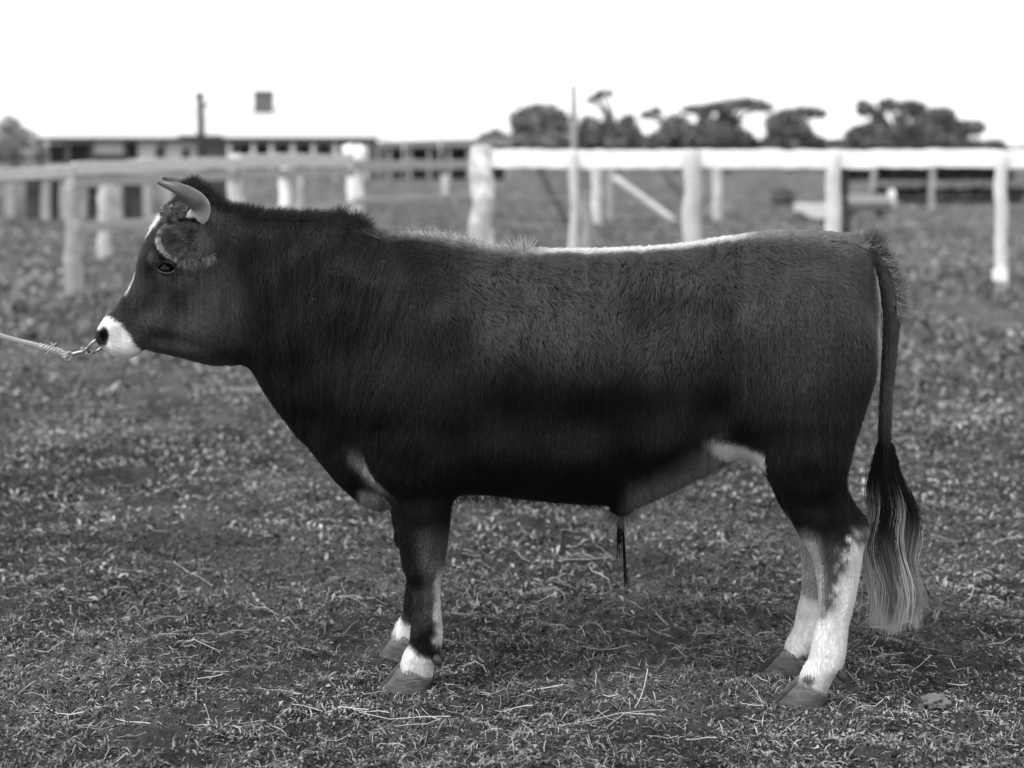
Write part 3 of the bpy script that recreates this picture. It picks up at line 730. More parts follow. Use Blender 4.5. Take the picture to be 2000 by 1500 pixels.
# (px, py, sigma x, sigma y, rotation deg, amplitude m): muscles, bones and hollows
RELIEF = [(790, 640, 55, 120, -8, .018), (705, 800, 45, 50, 0, .02), (860, 905, 28, 40, 0, .018), (915, 740, 20, 130, -6, -.016), (720, 620, 16, 110, 14, -.010), (655, 760, 18, 90, 24, -.014), (560, 600, 14, 110, 10, -.008), (610, 600, 12, 120, 12, -.006),
          (1365, 545, 34, 34, 0, .026), (1310, 625, 40, 60, 20, -.028), (1335, 690, 22, 60, 0, -.012), (1440, 690, 26, 60, -25, -.016), (1395, 620, 20, 70, 0, .014), (1500, 640, 60, 40, 0, .01), (1490, 780, 50, 60, 20, .014), (1610, 800, 40, 90, 10, .012), (1560, 850, 25, 60, 20, -.012),
          (1415, 845, 34, 26, -30, .016), (1680, 545, 20, 40, -15, .022), (1100, 700, 120, 60, 0, .008), (1050, 620, 14, 120, -14, -.004), (1120, 640, 14, 120, -14, -.005), (1190, 650, 14, 120, -14, -.005), (1085, 650, 14, 120, -14, .004), (1155, 650, 14, 120, -14, .005),
          (300, 500, 16, 22, 0, .040), (326, 497, 22, 10, 0, .020), (324, 524, 13, 9, 0, -.016), (318, 549, 26, 8, -20, .014), (352, 556, 34, 12, -30, .018), (300, 592, 26, 15, -50, -.017), (372, 520, 22, 16, 0, -.012), (265, 640, 20, 20, 0, -.005), (335, 664, 70, 8, 10, -.017), (310, 681, 60, 6, 6, .012),
          (408, 622, 42, 42, 0, .022), (446, 600, 11, 75, 8, -.020), (345, 470, 20, 24, 0, -.010), (240, 676, 24, 4, 12, -.012), (232, 688, 24, 5, 0, .008), (280, 676, 11, 6, 0, -.018), (212, 640, 12, 12, 0, .010), (470, 700, 20, 12, 0, -.012), (280, 640, 24, 16, -40, .008), (345, 625, 26, 20, -30, -.010)]
FLEG = [(738, 850), (748, 905), (760, 955), (769, 990), (776, 1020), (783, 1065), (787, 1100), (796, 1126), (807, 1150), (809, 1186), (804, 1229), (801, 1256), (789, 1280), (784, 1310), (800, 1328), (838, 1328), (846, 1296), (858, 1270), (862, 1240), (858, 1185), (858, 1142), (865, 1107), (871, 1070), (877, 1020), (884, 975), (905, 930), (912, 870), (880, 820), (820, 800), (765, 810)]
FW = [(820, 840, .085, .09), (820, 920, .078, .08), (825, 980, .062, .06), (828, 1040, .052, .048), (827, 1100, .047, .043), (832, 1150, .036, .032), (834, 1190, .031, .028), (834, 1235, .039, .033), (825, 1285, .042, .03), (815, 1320, .04, .03)]
HLEG = [(1462, 800), (1474, 850), (1486, 893), (1503, 925), (1526, 968), (1552, 1025), (1573, 1060), (1592, 1100), (1599, 1150), (1599, 1205), (1590, 1245), (1582, 1284), (1567, 1312), (1562, 1340), (1580, 1360), (1606, 1362), (1614, 1346), (1627, 1322), (1642, 1303), (1649, 1280), (1656, 1222), (1666, 1183), (1676, 1129), (1685, 1071), (1697, 1037), (1688, 1009), (1670, 986), (1653, 951), (1648, 912), (1658, 870), (1680, 790), (1692, 700), (1660, 610), (1580, 590), (1500, 640), (1462, 720)]
HW = [(1560, 680, .088, .13), (1570, 780, .105, .13), (1570, 860, .098, .1), (1585, 930, .072, .075), (1600, 985, .055, .06), (1620, 1040, .047, .05), (1640, 1075, .046, .046), (1637, 1130, .038, .04), (1630, 1185, .036, .038), (1624, 1230, .037, .036), (1615, 1285, .043, .036), (1595, 1325, .043, .032), (1590, 1350, .04, .03)]
HREL = [(1660, 985, 8, 34, -22, -.022), (1600, 1020, 22, 50, -22, .008), (1640, 1085, 14, 20, 0, .006), (1640, 1180, 5, 50, 4, -.007), (1620, 1300, 10, 8, 0, .004)]
FREL = [(840, 1110, 16, 16, 0, .006), (845, 1190, 4, 40, 0, -.006), (820, 1000, 8, 60, 4, -.006), (850, 1000, 12, 50, 0, .006)]
TAIL = [(1668, 485, .032), (1702, 492, .034), (1727, 520, .031), (1739, 560, .025), (1742, 615, .0195), (1738, 680, .0165), (1732, 760, .0145), (1728, 830, .014), (1727, 900, .012), (1731, 980, .009), (1736, 1040, .005)]
T_F, T_H = 0.142, 0.125
FAR_SHIFT_F = -0.072; FAR_SHIFT_H = -0.030

VX = 0.0068
EAR = {}
def build_bull_field():
    s0, s1 = -1.29, 1.17; t0, t1 = -.40, .40; z0, z1 = -.01, 1.48
    s = np.arange(s0, s1, VX); t = np.arange(t0, t1, VX); z = np.arange(z0, z1, VX)
    S2, Z2 = np.meshgrid(s, z, indexing='ij')
    def layer(poly, ctrl, rel, tc, e=26.0):
        ps, pz = P(*smooth_poly(poly).T, tc)
        D = poly_sdf(S2, Z2, np.stack([ps, pz], -1))
        PX, PY = proj(S2, np.full(S2.shape, tc), Z2)
        wr = idw(PX, PY, ctrl, e); W_, R_ = wr[..., 0].copy(), wr[..., 1]
        if tc == 0.0: PX, PY = wproj(bend(S2, -W_ * .93, Z2))
        for (gx, gy, a, b, ro, am) in rel:
            c, n = math.cos(R(ro)), math.sin(R(ro)); dx, dy = PX - gx, PY - gy
            W_ += am * np.exp(-.5 * (((dx * c + dy * n) / a) ** 2 + ((-dx * n + dy * c) / b) ** 2))
        return D, np.maximum(W_, .006), R_
    def inflate(D, W_, R_, tt):
        a = (1 - np.clip(D / R_, None, 1))[:, None, :]
        r = np.sqrt(a * a + (tt[None, :, None] / W_[:, None, :]) ** 2)
        return ((r - 1) * np.minimum(R_, W_)[:, None, :]).astype(np.float32)
    D, W_, R_ = layer(TRUNK, TW, RELIEF, 0.0)
    for _ in range(10):
        for A in (W_, R_):
            A[1:-1, 1:-1] = (A[1:-1, 1:-1] * 2 + A[:-2, 1:-1] + A[2:, 1:-1] + A[1:-1, :-2] + A[1:-1, 2:]) / 6
    G = inflate(D, W_, R_, t)
    def smin(A, B, k):
        h = np.clip(.5 + .5 * (A - B) / k, 0, 1); return A * (1 - h) + B * h - k * h * (1 - h)
    for poly, ctrl, rel, tc, shift in ((FLEG, FW, FREL, T_F, FAR_SHIFT_F), (HLEG, HW, HREL, T_H, FAR_SHIFT_H)):
        D, Wl, Rl = layer(poly, ctrl, rel, -tc, 16.0)
        zc = z
        for side in (-1, 1):
            # upper end of a leg leans in towards the trunk side wall
            top = np.clip((z - .55) / .25, 0, 1) * (.045 if tc == T_F else .055)
            off = side * (tc + top)
            sh = int(round(shift / VX)) if side > 0 else 0
            Dl = np.roll(D, sh, 0); Wq = np.roll(Wl, sh, 0); Rq = np.roll(Rl, sh, 0)
            a = (1 - np.clip(Dl / Rq, None, 1))[:, None, :]
            tt = t[None, :, None] - off[None, None, :]
            r = np.sqrt(a * a + (tt / Wq[:, None, :]) ** 2)
            L = ((r - 1) * np.minimum(Rq, Wq)[:, None, :]).astype(np.float32)
            kk = (.012 + .05 * np.clip((z - .45) / .15, 0, 1) + .05 * np.clip((z - .75) / .15, 0, 1)).astype(np.float32)[None, None, :]
            G = smin(G, L, kk)
    # tail: chain of round cones, blended softly only at its root
    SS, TT, ZZ = s[:, None, None], t[None, :, None], z[None, None, :]
    i0 = np.searchsorted(s, .75); j0, j1 = np.searchsorted(t, -.1), np.searchsorted(t, .1)
    sub = G[i0:, j0:j1, :]
    tl = None
    pp = [(float(P(a, b)[0]), float(P(a, b)[1]), r) for a, b, r in TAIL]
    for k_, (A, B) in enumerate(zip(pp, pp[1:])):
        ex, ez = B[0] - A[0], B[1] - A[1]; L = ex * ex + ez * ez
        u = np.clip(((SS[i0:] - A[0]) * ex + (ZZ - A[1]) * ez) / L, 0, 1)
        d = np.sqrt((SS[i0:] - A[0] - u * ex) ** 2 + (ZZ - A[1] - u * ez) ** 2 + TT[:, j0:j1] ** 2) - (A[2] + u * (B[2] - A[2]))
        tl = d if tl is None else np.minimum(tl, d)
    kt = np.where(ZZ > 1.2, .03, .003).astype(np.float32)
    G[i0:, j0:j1, :] = smin(sub, tl.astype(np.float32), kt)
    # ears: flat cups
    def ellip(c, axes, rad):
        q = [SS - c[0], TT - c[1], ZZ - c[2]]; acc = 0
        for ax, r in zip(axes, rad): acc = acc + ((q[0] * ax[0] + q[1] * ax[1] + q[2] * ax[2]) / r) ** 2
        return (np.sqrt(acc) - 1) * min(rad)
    ie = np.searchsorted(s, -.6)
    for side in (-1, 1):
        if side < 0: root, tip = np.array([*PH(420, 476, -.10)]), np.array([*PH(324, 466, -.178)]); rt, tt_ = -.095, -.172
        else: root, tip = np.array([*P(418, 474, -.10)]), np.array([*P(395, 478, -.18)]); rt, tt_ = .095, .235
        a = np.array([root[0], rt, root[1]]); b = np.array([tip[0], tt_, tip[1]])
        u = b - a; L = np.linalg.norm(u); u /= L
        up = np.array([0, 0, 1.0]); up = up - u * up.dot(u); up /= np.linalg.norm(up); n = np.cross(u, up)
        SSs = SS
        full_SS = SS; 
        SS = s[:ie, None, None]
        e1 = ellip(a + u * L * .58, (u, up, n), (L * .58, .058, .028))
        ctr2 = a + u * L * .70 + n * (.022 if n[1] * side < 0 else -.022) * 1.0
        e2 = ellip(a + u * L * .64 - n * (.024 if n[1] * side < 0 else -.024), (u, up, n), (L * .50, .050, .026))
        e1 = np.maximum(e1, -e2)                   # hollowed on the inner side
        stem = ellip(a + u * L * .12, (u, up, n), (L * .35, .032, .026))
        SS = full_SS
        if side < 0: EAR.update(c=a + u * L * .58, u=u * L * .58, up=up * .058, n=n * (1 if n[1] < 0 else -1))
        G[:ie] = smin(G[:ie], smin(e1, stem, .015).astype(np.float32), .014)
    # nostrils and eye sockets
    def carve(px, py, tt_, rs, k):
        nonlocal G
        c0, c1 = PH(px, py, -abs(tt_)); q = np.sqrt(((s[:ie, None, None] - c0) / rs[0]) ** 2 + ((TT - tt_) / rs[1]) ** 2 + ((ZZ - c1) / rs[2]) ** 2) - 1
        q = (q * min(rs)).astype(np.float32); A, B = G[:ie], -q
        h = np.clip(.5 - .5 * (A - B) / k, 0, 1); G[:ie] = A * (1 - h) + B * h + k * h * (1 - h)
    for sd_ in (-1, 1):
        carve(203, 654, sd_ * .046, (.014, .026, .021), .006)
        carve(208, 662, sd_ * .052, (.009, .02, .016), .006)
    return s, t, z, G

def surface_nets(s, t, z, G):
    ins = G < 0
    c = np.zeros((len(s) - 1, len(t) - 1, len(z) - 1), np.int8)
    for a in (0, 1):
        for b in (0, 1):
            for d in (0, 1):
                c += ins[a:a + c.shape[0], b:b + c.shape[1], d:d + c.shape[2]]
    act = (c > 0) & (c < 8); ii = np.argwhere(act); vid = np.full(c.shape, -1, np.int64); vid[act] = np.arange(len(ii))
    pos = np.zeros((len(ii), 3)); cnt = np.zeros(len(ii))
    cor = [(a, b, d) for a in (0, 1) for b in (0, 1) for d in (0, 1)]
    val = {q: G[ii[:, 0] + q[0], ii[:, 1] + q[1], ii[:, 2] + q[2]].astype(float) for q in cor}
    for q in cor:
        for ax in range(3):
            if q[ax] == 0:
                q2 = list(q); q2[ax] = 1; q2 = tuple(q2)
                a, b = val[q], val[q2]; m = (a < 0) != (b < 0)
                u = np.where(m, a / np.where(m, a - b, 1), 0)
                p = np.tile(np.array(q, float), (len(ii), 1)); p[:, ax] += u
                pos += p * m[:, None]; cnt += m
    pos = pos / cnt[:, None] + ii
    V = np.stack([s[0] + pos[:, 0] * VX, t[0] + pos[:, 1] * VX, z[0] + pos[:, 2] * VX], -1)
    Q = []
    for ax in range(3):
        a = ins.take(range(0, ins.shape[ax] - 1), ax); b = ins.take(range(1, ins.shape[ax]), ax)
        e = np.argwhere(a != b); o1, o2 = [(1, 2), (2, 0), (0, 1)][ax]
        ok = (e[:, o1] > 0) & (e[:, o2] > 0) & (e[:, o1] < c.shape[o1]) & (e[:, o2] < c.shape[o2]); e = e[ok]
        flip = ~ins[e[:, 0], e[:, 1], e[:, 2]]
        def cell(d1, d2):
            k = e.copy(); k[:, o1] -= d1; k[:, o2] -= d2; return vid[k[:, 0], k[:, 1], k[:, 2]]
        q = np.stack([cell(1, 1), cell(0, 1), cell(0, 0), cell(1, 0)], -1)
        q[flip] = q[flip][:, ::-1]; Q.append(q)
    Q = np.concatenate(Q); Q = Q[(Q >= 0).all(1)]
    return V, Q

def taubin(V, Q, it=6):
    e = np.concatenate([Q[:, [0, 1]], Q[:, [1, 2]], Q[:, [2, 3]], Q[:, [3, 0]]]); e = np.concatenate([e, e[:, ::-1]])
    n = len(V); cnt = np.bincount(e[:, 0], minlength=n)[:, None]
    for i in range(it):
        for lam in (.5, -.52):
            m = np.stack([np.bincount(e[:, 0], V[e[:, 1], k], n) for k in range(3)], -1) / cnt
            V = V + lam * (m - V)
    return V

def sstep(a, b, x):
    u = np.clip((x - a) / (b - a), 0, 1); return u * u * (3 - 2 * u)

def coat_tone(s, t, z, nrm):
    """tones of the coat, by place on the body"""
    px, py = wproj(bend(s, -np.abs(t), z))
    at = np.abs(t)
    n1 = fbm(s * 14 + 3, z * 14 + t * 9, 3); n2 = fbm(s * 60 + 7, z * 60 + t * 40, 2)
    j = (n1 - .5) * 26 + (n2 - .5) * 16                  # uneven edges, px
    T = np.full(s.shape, .0085)
    mixto = lambda T, v, m: T * (1 - m) + v * m
    # lighter brown saddle over ribs, loin and rump
    sad = sstep(800, 960, px + j * 2) * sstep(800, 600, py + j * 1.6 + (fbm(px / 75., py / 160. + 3, 3) - .5) * 170) * (px < 1800)
    T = mixto(T, .06, sad * .9)
    T = mixto(T, .05, sstep(490, 420, px) * .85)
    T = mixto(T, .012, sstep(470, 520, px) * sstep(850, 760, px) * sstep(780, 640, py) * .8)
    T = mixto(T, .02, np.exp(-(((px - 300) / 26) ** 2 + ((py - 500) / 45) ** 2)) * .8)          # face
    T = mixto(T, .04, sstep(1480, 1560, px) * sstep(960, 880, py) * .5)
    # dark and mealy places of the face, with some shade painted by the mouth
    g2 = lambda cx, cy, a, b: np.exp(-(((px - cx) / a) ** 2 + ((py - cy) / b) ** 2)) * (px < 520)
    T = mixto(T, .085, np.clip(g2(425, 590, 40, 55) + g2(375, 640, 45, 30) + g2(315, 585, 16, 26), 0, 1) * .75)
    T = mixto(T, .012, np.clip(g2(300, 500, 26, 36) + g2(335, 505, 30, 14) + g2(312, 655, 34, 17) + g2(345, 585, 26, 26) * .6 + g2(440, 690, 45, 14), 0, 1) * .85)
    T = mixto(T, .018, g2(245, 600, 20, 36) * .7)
    # painted shade in the shoulder crease and hollows, paler shoulder blade and thigh
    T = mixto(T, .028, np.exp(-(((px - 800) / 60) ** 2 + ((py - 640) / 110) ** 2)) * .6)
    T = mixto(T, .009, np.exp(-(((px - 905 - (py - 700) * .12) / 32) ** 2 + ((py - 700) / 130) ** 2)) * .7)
    T = mixto(T, .06, np.exp(-(((px - 1365) / 34) ** 2 + ((py - 610) / 90) ** 2)) * .6)  # light on the hip ridge painted into the coat
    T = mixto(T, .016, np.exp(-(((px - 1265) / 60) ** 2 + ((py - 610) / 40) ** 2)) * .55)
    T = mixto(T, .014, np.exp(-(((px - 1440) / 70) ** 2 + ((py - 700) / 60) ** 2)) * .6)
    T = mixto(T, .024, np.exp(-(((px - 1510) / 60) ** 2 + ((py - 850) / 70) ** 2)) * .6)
    # paler along the upward-facing top of the back
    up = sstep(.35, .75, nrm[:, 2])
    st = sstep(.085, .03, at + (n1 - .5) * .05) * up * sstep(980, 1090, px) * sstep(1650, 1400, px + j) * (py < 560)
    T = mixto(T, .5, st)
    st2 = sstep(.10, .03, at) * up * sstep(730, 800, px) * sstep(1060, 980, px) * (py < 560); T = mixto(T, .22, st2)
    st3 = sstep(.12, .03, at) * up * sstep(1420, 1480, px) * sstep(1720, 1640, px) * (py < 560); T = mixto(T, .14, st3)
    # muzzle ring, nose pad
    bx = 205 + np.interp(py, [612, 621, 634, 650, 668, 684, 700], [-14, 4, 30, 42, 52, 66, 74])
    mz = sstep(6, -6, px + j * .35 - bx) * (px < 300) * (py > 600); T = mixto(T, .72, mz)
    npad = sstep(211, 205, px + j * .15) * sstep(641, 647, py) * sstep(680, 672, py) * (px < 260); T = mixto(T, .02, npad * sstep(.07, .05, at))
    nst = np.exp(-(((px - 205) / 8) ** 2 + ((py - 657) / 15) ** 2) * 1.2) * (at > .02); T = mixto(T, .008, np.clip(nst * 1.6, 0, 1))
    # forehead blaze, nose fleck
    hd = px < 420
    bl = sstep(.066, .046, at + (n2 - .5) * .02) * sstep(392, 402, py) * sstep(470, 440, py) * hd * (px < 340); T = mixto(T, .8, bl)
    bl = sstep(.04, .02, at) * sstep(520, 535, py) * sstep(580, 565, py) * hd * (px < 290); T = mixto(T, .45, bl)
    # eye ring
    er = np.exp(-((np.hypot((px - 324) / 1.35, py - 524) - 15) / 5) ** 2) * (py > 505); T = mixto(T, .09, er * .6 * hd)
    ear = sstep(.115, .135, at) * (px < 450) * (py > 420) * (py < 520); T = mixto(T, .085, ear)
    # belly, sheath, flank, armpit
    bly = sstep(1195, 1260, px) * sstep(1440, 1400, px) * sstep(-62, 10, py + j - np.interp(px, [1190, 1250, 1290, 1350, 1400, 1440], [985, 975, 955, 925, 898, 880])) * (nrm[:, 2] < .3)
    T = mixto(T, .17, bly)
    fl = np.exp(-(((px - 1445 + (py - 880) * -.9) / 44) ** 2 + ((py - 884 - .2 * (px - 1440)) / 19) ** 2) ** 2) * (nrm[:, 2] < .5); T = mixto(T, .72, np.clip(fl * 1.2, 0, 1) * (px < 1495))
    ap = np.exp(-(((px - 722 - (py - 915) * .75) / 24) ** 2 + ((py - 918) / 38) ** 2) ** 1.5) * (at < .2) ; T = mixto(T, .24, ap * .9)
    br = sstep(945, 960, py) * sstep(690, 705, px) * sstep(780, 765, px) * (py < 995) * (at < .12); T = mixto(T, .2, br * .8)
    # back of thigh, beside the tail
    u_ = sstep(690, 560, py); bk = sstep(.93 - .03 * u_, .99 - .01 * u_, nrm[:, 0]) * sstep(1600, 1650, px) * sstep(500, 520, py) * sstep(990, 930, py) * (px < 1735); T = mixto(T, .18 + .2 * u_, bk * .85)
    # front legs
    fr = (px > 730) & (px < 920) & (py > 975)
    cxl = np.interp(py, [980, 1070, 1150, 1190, 1240], [826, 828, 833, 834, 833]); wl = np.interp(py, [980, 1070, 1150, 1190, 1240], [55, 43, 25, 24, 30])
    lat = (px - cxl) / wl
    g = sstep(1010, 1080, py) * .07 * fr; T = T + g * sstep(-.7, .2, lat) * sstep(1230, 1190, py)
    rear = sstep(.25, .9, lat + (n2 - .5) * .5) * sstep(1085, 1150, py) * sstep(1275, 1240, py) * fr; T = mixto(T, .55, rear)
    T = mixto(T, .012, sstep(-.1, -.6, lat) * sstep(1080, 1110, py) * sstep(1250, 1230, py) * fr)
    pas = sstep(-7, 7, py + j * .5 - np.interp(px, [780, 800, 815, 835, 850], [1262, 1262, 1280, 1288, 1292])) * fr; T = mixto(T, .88 - .22 * sstep(.5, .7, fbm(s * 24 + 2, z * 20 + 9, 4)), pas)
    # hind legs
    hr = (px > 1480) & (px < 1720) & (py > 940)
    cxh = np.interp(py, [960, 1040, 1070, 1130, 1190, 1250], [1590, 1630, 1634, 1637, 1632, 1620]); wh = np.interp(py, [960, 1040, 1070, 1130, 1190, 1250], [66, 66, 52, 40, 34, 32])
    lat = (px - cxh) / wh
    gr = sstep(1030, 1120, py + j) * hr; T = mixto(T, .13, gr * .8)
    fe = sstep(-.35, -.9, lat) * sstep(1020, 1070, py) * hr; T = mixto(T, .4, fe * .8)
    rw = sstep(-.2, .5, lat + (n2 - .5) * .9 + (py - 1120) / 160.) * sstep(1025, 1065, py + j) * hr; T = mixto(T, .66, rw)
    T = mixto(T, .1, np.exp(-(((px - 1688) / 20) ** 2 + ((py - 1050) / 18) ** 2)) * hr)
    T = mixto(T, .13, sstep(.52, .68, fbm(s * 26 + 5, z * 18, 4)) * ((py > 1150) & (py < 1400)) * .2)
    so = sstep(-10, 6, py + j * .35 - 1212) * hr; T = mixto(T, .9 - .22 * sstep(.5, .7, fbm(s * 24 + 2, z * 17 + 9, 4)), so)
    cor = np.exp(-(((px - 1578) / 16) ** 2 + ((py - 1328) / 12) ** 2) ** 2) * hr; T = mixto(T, .04, cor * .9)
    # tail
    tl = (px > 1716) & (py > 500) & (at < .06) & (py < 1100); T = np.where(tl & (py > 470), .07, T)
    fad = sstep(780, 900, py) * tl; T = mixto(T, .015, fad)
    return np.clip(T * (.8 + .4 * n1), .004, .85)

def coat_material(name='bull_hide'):
    m = mat(name, .03, .75, .2, 40, .002, 150, attr='tone', spec=.15); return m
def hair_material(name, rough=.38, skin=False):
    m = bpy.data.materials.new(name); m.use_nodes = True; n = m.node_tree.nodes; l = m.node_tree.links
    n.remove(n['Principled BSDF'])
    at = n.new('ShaderNodeAttribute'); at.attribute_name = 'tone'
    df = n.new('ShaderNodeBsdfPrincipled' if skin else 'ShaderNodeBsdfDiffuse'); l.new(at.outputs['Fac'], df.inputs[0])
    if skin:                                   # short coat lies flat: shade it with the skin it lies on
        an = n.new('ShaderNodeAttribute'); an.attribute_name = 'skin_normal'; l.new(an.outputs['Vector'], df.inputs['Normal']); df.inputs['Roughness'].default_value = .5; df.inputs['Specular IOR Level'].default_value = .12
    hr = n.new('ShaderNodeBsdfHair'); hr.component = 'Reflection'; hr.inputs['RoughnessU'].default_value = rough; hr.inputs['RoughnessV'].default_value = 1.0
    mu = n.new('ShaderNodeMath'); mu.operation = 'MULTIPLY_ADD'; l.new(at.outputs['Fac'], mu.inputs[0]); mu.inputs[1].default_value = 2.0; mu.inputs[2].default_value = .005; mu.use_clamp = True
    l.new(mu.outputs[0], hr.inputs['Color'])
    ms = n.new('ShaderNodeMixShader'); ms.inputs[0].default_value = .4; l.new(df.outputs[0], ms.inputs[1]); l.new(hr.outputs[0], ms.inputs[2])
    l.new(ms.outputs[0], n['Material Output'].inputs[0]); return m

def hair_object(name, pts, rad, tone, matl, parent, nrm=None):
    """pts (n,k,3) world; rad (n,k) or (k,); tone (n,) or (n,k)"""
    n, k = pts.shape[:2]
    cu = bpy.data.hair_curves.new(name); cu.add_curves([k] * n)
    cu.points.foreach_set('position', np.ascontiguousarray(pts, np.float32).ravel())
    ra = cu.attributes.get('radius') or cu.attributes.new('radius', 'FLOAT', 'POINT')
    ra.data.foreach_set('value', np.ascontiguousarray(np.broadcast_to(rad, (n, k)), np.float32).ravel())
    tone = np.asarray(tone); tone = np.repeat(tone[:, None], k, 1) if tone.ndim == 1 else tone
    ta = cu.attributes.new('tone', 'FLOAT', 'POINT'); ta.data.foreach_set('value', np.ascontiguousarray(tone, np.float32).ravel())
    if nrm is not None:
        na = cu.attributes.new('skin_normal', 'FLOAT_VECTOR', 'POINT'); na.data.foreach_set('vector', np.ascontiguousarray(np.repeat(nrm[:, None], k, 1), np.float32).ravel())
    cu.materials.append(matl)
    o = bpy.data.objects.new(name, cu); col.objects.link(o); o.parent = parent
    o.matrix_parent_inverse = Matrix.Translation(parent.location).inverted(); o['kind'] = 'stuff'
    return o

FLOW = [(215, 620, .5, -.6), (240, 640, .6, .3), (280, 600, .5, .4), (270, 520, -.3, 1), (320, 430, -.5, .9), (350, 600, .5, .8), (400, 560, .7, .7), (420, 650, .8, .5), (370, 690, 1, .1), (350, 470, -1, .15), (400, 470, -1, -.1), (400, 400, .3, 1),
        (450, 450, .5, .8), (460, 560, .5, .9), (500, 490, .22, 1), (545, 600, .12, 1), (620, 520, -.06, 1), (600, 700, -.02, 1), (680, 640, -.2, 1), (720, 520, -.22, 1), (560, 780, .5, .9), (640, 860, .6, .8), (740, 560, .05, 1), (800, 650, .25, 1), (760, 800, .1, 1), (820, 880, .25, 1),
        (900, 560, .6, .6), (930, 680, .35, 1), (1000, 600, .8, .5), (1050, 680, .6, .8), (1000, 820, .35, .9), (1150, 600, .5, .9), (1150, 700, .3, 1), (1150, 850, .35, .9), (1250, 560, -.1, 1), (1280, 650, -.5, .9), (1320, 600, -.6, .8), (1370, 540, .0, 1), (1330, 700, -.3, 1),
        (1420, 620, .5, .9), (1460, 560, .35, 1), (1520, 520, .8, .6), (1560, 620, .1, 1), (1650, 560, .4, .9), (1690, 640, .1, 1), (1450, 760, .3, .9), (1560, 780, .1, 1), (1640, 800, -.1, 1), (1300, 850, .4, .9), (1300, 950, .3, .9), (1440, 880, -.6, .5), (1560, 950, .35, 1), (1640, 1050, .1, 1), (1625, 1200, -.05, 1),
        (830, 1000, .05, 1), (830, 1150, .05, 1), (1740, 600, .0, 1), (1730, 800, 0, 1), (1700, 470, .9, .1), (1735, 530, .8, .6), (1600, 460, 1, .1), (1300, 490, .9, .2), (1100, 495, .9, .2), (950, 485, -.7, -.2), (840, 460, -.7, -.2), (700, 430, .5, .5)]
def build_bull():
    s, t, z, G = build_bull_field()
    V, Q = surface_nets(s, t, z, G); del G
    V = taubin(V, Q, 5)
    # normals in the bull's own frame
    def normals(V):
        a, b, c, d = (V[Q[:, i]] for i in range(4)); fn = np.cross(c - a, d - b)
        n = np.stack([sum(np.bincount(Q[:, i], fn[:, k], len(V)) for i in range(4)) for k in range(3)], -1)
        return n / (np.linalg.norm(n, axis=1)[:, None] + 1e-12)
    N = normals(V)
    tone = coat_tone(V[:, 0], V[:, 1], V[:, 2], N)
    WV = bend(V[:, 0], V[:, 1], V[:, 2])
    root = empty('bull', (0.1, 4.34, 0)); tag(root, 'dark short-horned bull with white muzzle, socks and pale tail tip standing side on', 'bull')
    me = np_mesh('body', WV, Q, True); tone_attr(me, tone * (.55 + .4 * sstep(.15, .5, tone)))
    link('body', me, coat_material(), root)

    # ---- coat hair -------------------------------------------------------------
    hm = hair_material('long_hair'); hs = hair_material('coat_hair', .38, True)
    WN = normals(WV)
    a, b, c, d = (V[Q[:, i]] for i in range(4)); ar = .5 * np.linalg.norm(np.cross(c - a, d - b), axis=1)
    ctr = (a + c) / 2; fnrm = N[Q[:, 0]]
    cpx, cpy = wproj(bend(ctr[:, 0], -np.abs(ctr[:, 1]), ctr[:, 2]))
    dens = np.where(ctr[:, 1] < .03, 1.0, .45) * np.where(fnrm[:, 1] > .5, .35, 1.0)
    dens = dens * np.where(cpx < 440, 1.5, 1.0)
    nose = (cpx < 214) & (cpy > 625); dens = np.where(nose, .0, dens)
    dens = np.where((np.hypot((cpx - 324) / 1.4, cpy - 523) < 13), 0, dens)
    prob = ar * dens; NH = 330000
    r = np.random.default_rng(5); f = r.choice(len(Q), NH, p=prob / prob.sum())
    w4 = r.random((NH, 2)); uu, vv = w4[:, :1], w4[:, 1:]
    bl = lambda A: (A[Q[f, 0]] * (1 - uu) + A[Q[f, 1]] * uu) * (1 - vv) + (A[Q[f, 3]] * (1 - uu) + A[Q[f, 2]] * uu) * vv
    Lp = bl(V); Wp = bl(WV); Wn = bl(WN); Wn /= np.linalg.norm(Wn, axis=1)[:, None]; Ln = bl(N); tn = bl(tone[:, None])[:, 0]
    px, py = wproj(bend(Lp[:, 0], -np.abs(Lp[:, 1]), Lp[:, 2]))
    fl = idw(px, py, FLOW, 30.0, 1.5)
    # turn the flow by slow noise so that tufts part and meet
    shag = sstep(820, 940, px) * sstep(800, 670, py) * sstep(1640, 1360, px)
    an = (fbm(px / 26., py / 26., 2) - .5) * (.8 + 1.1 * shag) + r.normal(0, .13, NH) + (fbm(px / 7. + 9, py / 7., 2) - .5) * (.35 + .5 * shag)
    ca, sa_ = np.cos(an), np.sin(an); fx = fl[:, 0] * ca - fl[:, 1] * sa_; fy = fl[:, 0] * sa_ + fl[:, 1] * ca
    dirw = np.stack([fx * CA, -fx * SA, -fy], -1)
    dirw -= Wn * (dirw * Wn).sum(1)[:, None]; dirw /= np.linalg.norm(dirw, axis=1)[:, None] + 1e-9
    L = np.full(NH, .017) + .010 * shag
    L = np.where(px < 440, .010, L); L = np.where((py > 960) & ((px < 920) | (px > 1480)), .0095, L)
    L = np.where((px > 1716) & (py > 500), .016, L)
    L = np.where((px > 480) & (px < 740) & (py > 430), .022, L)
    L *= r.uniform(.7, 1.25, NH)
    lift = np.where(px < 440, .22, .30) + .22 * shag + r.normal(0, .08, NH); lift = np.clip(lift, .05, 1.2)
    prf = [(0, -.0015), (.34, .6), (.70, .95), (1.0, .80)]
    pts = []
    grav = np.array([0, 0, -1.0])
